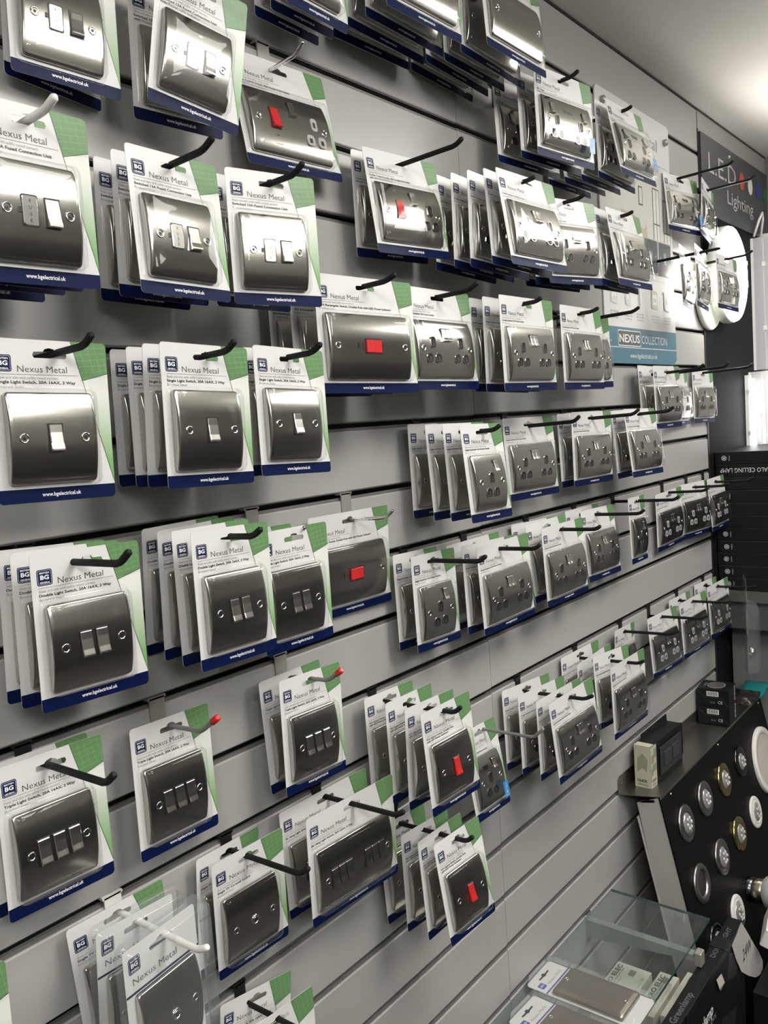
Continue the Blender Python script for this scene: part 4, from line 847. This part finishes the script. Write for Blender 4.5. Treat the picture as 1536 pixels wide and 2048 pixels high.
# ================================================================ GLASS SHELVES
ZG = OZ - 1.805
r = empty('glass_shelf', (1.735, 0, ZG))
b = MB(); b.box(-.70, 0, -.2255, -.002, -.006, 0, GLASS)
b.box(-.70, .0004, -.2262, -.2255, -.006, 0, GEDGE); b.box(0, .0008, -.2262, -.002, -.006, 0, GEDGE); b.build('glass_pane', r)
tag(r, 'upper clear glass shelf projecting from the slatted wall', 'shelf')
r = empty('glass_shelf', (1.735, 0, OZ - 1.995))
b = MB(); b.box(-.70, 0, -.2255, -.002, -.006, 0, GLASS); b.box(-.70, .0004, -.2262, -.2255, -.006, 0, GEDGE); b.box(0, .0008, -.2262, -.002, -.006, 0, GEDGE); b.build('glass_pane', r)
tag(r, 'lower glass shelf carrying the pale bulb boxes', 'shelf')
for z, lb in ((ZG - .0065, 'grey shelf bracket under the upper glass shelf'), (OZ - 2.002, 'grey shelf bracket under the lower glass shelf')):
    r = empty('shelf_bracket', (1.612, 0, z))
    b = MB(); b.loft([[(-.009, y, z0) for y, z0 in ((0, 0), (-.236, 0), (-.240, -.012), (0, -.040))], [(.009, y, z0) for y, z0 in ((0, 0), (-.236, 0), (-.240, -.012), (0, -.040))]][::-1], mat('clear_bracket', (.30, .31, .30), .15, .2), True, True)
    b.build('arm', r); b = MB(); b.box(-.011, .011, -.252, -.238, -.022, .008, ZINC, c=.002); b.build('end_cap', r)
    b = MB(); b.box(-.011, .011, -.004, 0, -.052, .012, CHROME); b.build('wall_plate', r)
    tag(r, lb, 'bracket')
# blank-plate packs lying on the glass (header towards the wall)
def flat_pack(x, y, yaw, label, hdr=True, z=.0):
    r = empty('blank_plate_pack'); Wd, Hd = .092, .222
    b = MB(); b.poly(rrect(-Wd / 2, Wd / 2, -Hd, 0, .008), -.0006, WHITE); b.add([(p[0], 0, p[1]) for p in rrect(-Wd / 2, Wd / 2, -Hd, 0, .008)], [tuple(reversed(range(20)))], CARDBACK)
    b.rect(-Wd / 2, Wd / 2, -.0460, -.0430, -.0009, mat('print_violet', (.10, .09, .30), .4)); LG = mat('print_faded_blue', (.09, .11, .36), .4)
    b.poly(rrect(-Wd / 2 + .008, -Wd / 2 + .023, -.034, -.020, .002), -.0009, LG); b.text('BG', -Wd / 2 + .0155, -.029, .0045, PWHITE, -.0012, w=.009, al='C', bold=1)
    b.text('Nexus Metal', -.016, -.036, .0062, INKL, -.0010, w=.048, bold=-1)
    b.poly([(-.018, -.012), (-.005, -.0125), (-.003, -.009), (.003, -.009), (.005, -.0125), (.018, -.012), (.018, -.0155), (.004, -.0165), (0, -.0185), (-.004, -.0165), (-.018, -.0155)][::-1], -.0010, INK)
    b.build('card', r)
    fb = MB(); pw2, ph2 = .084, .142; cz = -.124
    ring = lambda i, y: ring3([(p[0] + .001, cz + p[1]) for p in rrect(-pw2 / 2 + i, pw2 / 2 - i, -ph2 / 2 + i, ph2 / 2 - i, .006, 5)], y)
    PM = steel('plate_tan_steel', (.42, .37, .32), .38, (500, 3, 3), .05) if 'plate_tan_steel' not in MATS else MATS['plate_tan_steel']
    fb.loft([ring(0, -.002), ring(0, -.006), ring(.001, -.0085), ring(.004, -.0105), ring(.010, -.0115)], PM, False, True, True); fp = fb.build('faceplate', r)
    for s in (-1, 1): screw(fp, .001, -.0116, cz + s * .0603, .0030)
    b = MB(); G2 = lambda m, y: ring3(rrect(-Wd / 2 - m, Wd / 2 + m, -Hd - m, m, .009, 4), y)
    b.loft([G2(.004, 0), G2(.004, -.0008), G2(.0, -.001), G2(-.001, -.0155), G2(-.004, -.0175)], CLAM, False, True, True); b.build('clamshell', r)
    r.matrix_world = Matrix.Translation((x, y, ZG + .0006 + z)) @ Matrix.Rotation(yaw, 4, 'Z') @ Matrix.Rotation(-PI / 2, 4, 'X')
    tag(r, label, 'blank plate pack', 'blank plate packs lying on the glass'); return r
flat_pack(1.376, -.006, math.radians(0), 'blank plate pack lying flat on the glass, white header towards the wall')
flat_pack(1.268, -.030, math.radians(-2), 'blank plate pack lying on the glass, cut off by the bottom edge')
# pale bulb boxes on the lower shelf
PE_ = mat('carton_pale', (.62, .60, .52), .6)
def bulb_box(x, y, w_, d_, h, label, txt=True):
    r = empty('bulb_box', (x, y, OZ - 1.9945)); b = MB(); b.box(0, w_, -d_, 0, 0, h, PE_, c=.001)
    MT = Matrix.Translation((0, -d_, h + .0004)) @ Matrix.Rotation(-PI / 2, 4, 'X')
    x0 = w_ - .098
    if txt:
        b.text('PRO ELEC', x0, d_ - .016, .0105, INK, 0, w=.088, bold=1, M=MT); b.text('CRYSTAL GARDEN LAMP', x0, d_ - .023, .0045, INKG, 0, w=.080, M=MT); b.text('Made in P.R.C.', x0, d_ - .030, .0038, INKG, 0, w=.05, M=MT)
    bz = d_ * .38 if txt else d_ - .022
    for j in range(9): b.rect(w_ - .036 + .0024 * j, w_ - .036 + .0024 * j + .0013, bz - .002, bz + .012, 0, INKG, M=MT)
    b.rect(x0, x0 + .045, .006, .0066, 0, INKG, M=MT); b.rect(x0 + .050, x0 + .0506, .003, .016, 0, INKG, M=MT); b.text('CE', x0 + .058, .005, .006, INKG, 0, M=MT)
    b.build('carton', r); tag(r, label, 'box', 'pale bulb boxes on the lower shelf')
bulb_box(1.545, -.030, .150, .078, .045, 'pale bulb box under the glass, nearest the wall')
bulb_box(1.560, -.122, .150, .042, .045, 'narrow pale bulb box under the glass, middle one')
bulb_box(1.575, -.172, .165, .045, .045, 'pale bulb box at the front edge of the lower glass', False)

# ================================================================ BLACK LIGHT CARTONS at lower right
r = empty('light_carton', (1.150, -.242, 0)); LC = .662; zt = OZ - 1.835
b = MB(); b.box(0, LC, -.030, 0, OZ - 2.31, zt, BLKCARD, c=.0012)
GEO = mat('carton_facet_grey', (.028, .028, .030), .3)
for pl in ([(.50, zt - .13), (.60, zt - .16), (.57, zt - .22), (.49, zt - .20)], [(.36, zt - .06), (.44, zt - .09), (.40, zt - .15), (.33, zt - .12)], [(.56, zt - .02), (.63, zt - .05), (.60, zt - .09), (.54, zt - .07)]): b.poly(pl[::-1], -.0306, GEO)
b.text('enlamp', .365, zt - .085, .026, PWHITE, -.0308, w=.085, bold=1); b.text('LAMPS', .425, zt - .103, .011, INKL, -.0308, w=.04)
MT = Matrix.Translation((0, -.030, zt + .0006)) @ Matrix.Rotation(-PI / 2, 4, 'X')
b.text('DOWNLIGHT', .50, .010, .010, INKG, 0, w=.12, bold=1, M=MT); b.text('Greenlamp', .27, .008, .014, INKG, 0, w=.10, bold=1, M=MT)
b.build('carton', r)
b = MB(); b.box(.30, LC + .003, -.0325, -.0302, zt - .010, zt + .002, BLK); b.box(.535, .575, -.034, .002, zt - .006, zt + .004, BLK, c=.002); b.build('front_lip', r)
tag(r, 'long black light carton standing before the glass shelves', 'box')
r = empty('paper_tag', (1.80, -.2745, OZ - 1.90)); TG = mat('paper_tag', (.52, .49, .48), .6)
pl = [(1.790, -1.826), (1.722, -1.842), (1.745, -1.885), (1.780, -1.935), (1.834, -1.976), (1.880, -2.006), (1.915, -2.020), (1.938, -2.018), (1.938, -1.998), (1.905, -1.955), (1.877, -1.925), (1.835, -1.876)]
pl = [(p[0] - 1.80, p[1] + 1.90) for p in pl]
b = MB(); b.poly(pl, -.0006, TG); b.add([(p[0], 0, p[1]) for p in pl], [tuple(reversed(range(len(pl))))], TG)
b.text('24W', -.008, -.020, .0300, INK, -.0010, w=.062)
b.build('paper', r); tag(r, 'pale paper tag reading 24W on the black carton', 'tag')
r = empty('torn_label', (1.622, -.2745, OZ - 1.862)); b = MB()
for y0, rev in ((0, False), (.0008, True)):
    f = [(0, 4, 3, 2, 1)]; b.add([(0, y0, 0), (.022, y0 - .003, .002), (.030, y0 - .006, -.020), (.018, y0 - .001, -.034), (.004, y0 - .004, -.020)], [f[0][::-1]] if rev else f, TG)
b.build('paper', r); tag(r, 'small crumpled paper scrap on the black carton front', 'paper scrap')
for i, (x, y, z, rz) in enumerate(((1.865, -.305, OZ - 1.872, 10), (1.83, -.345, OZ - 1.95, 5))):
    r = empty('white_fitting', (x, y, z)); r.rotation_euler = (math.radians(20), 0, math.radians(rz))
    b = MB(); b.box(0, .12, -.03, 0, -.045, 0, WPL, c=.003); b.build('housing', r); b = MB(); b.box(.002, .03, -.031, -.029, -.008, .001, CHROME); b.build('clip', r)
    tag(r, ['upper white light fitting at the lower right edge', 'lower white light fitting at the lower right edge'][i], 'light fitting')
b = MB(); b.box(1.82, 2.3, -.55, -.285, 0, OZ - 2.00, BLKCARD, c=.002); o = b.build('floor_box'); tag(o, 'plain black box behind the light carton, lower right corner', 'box')
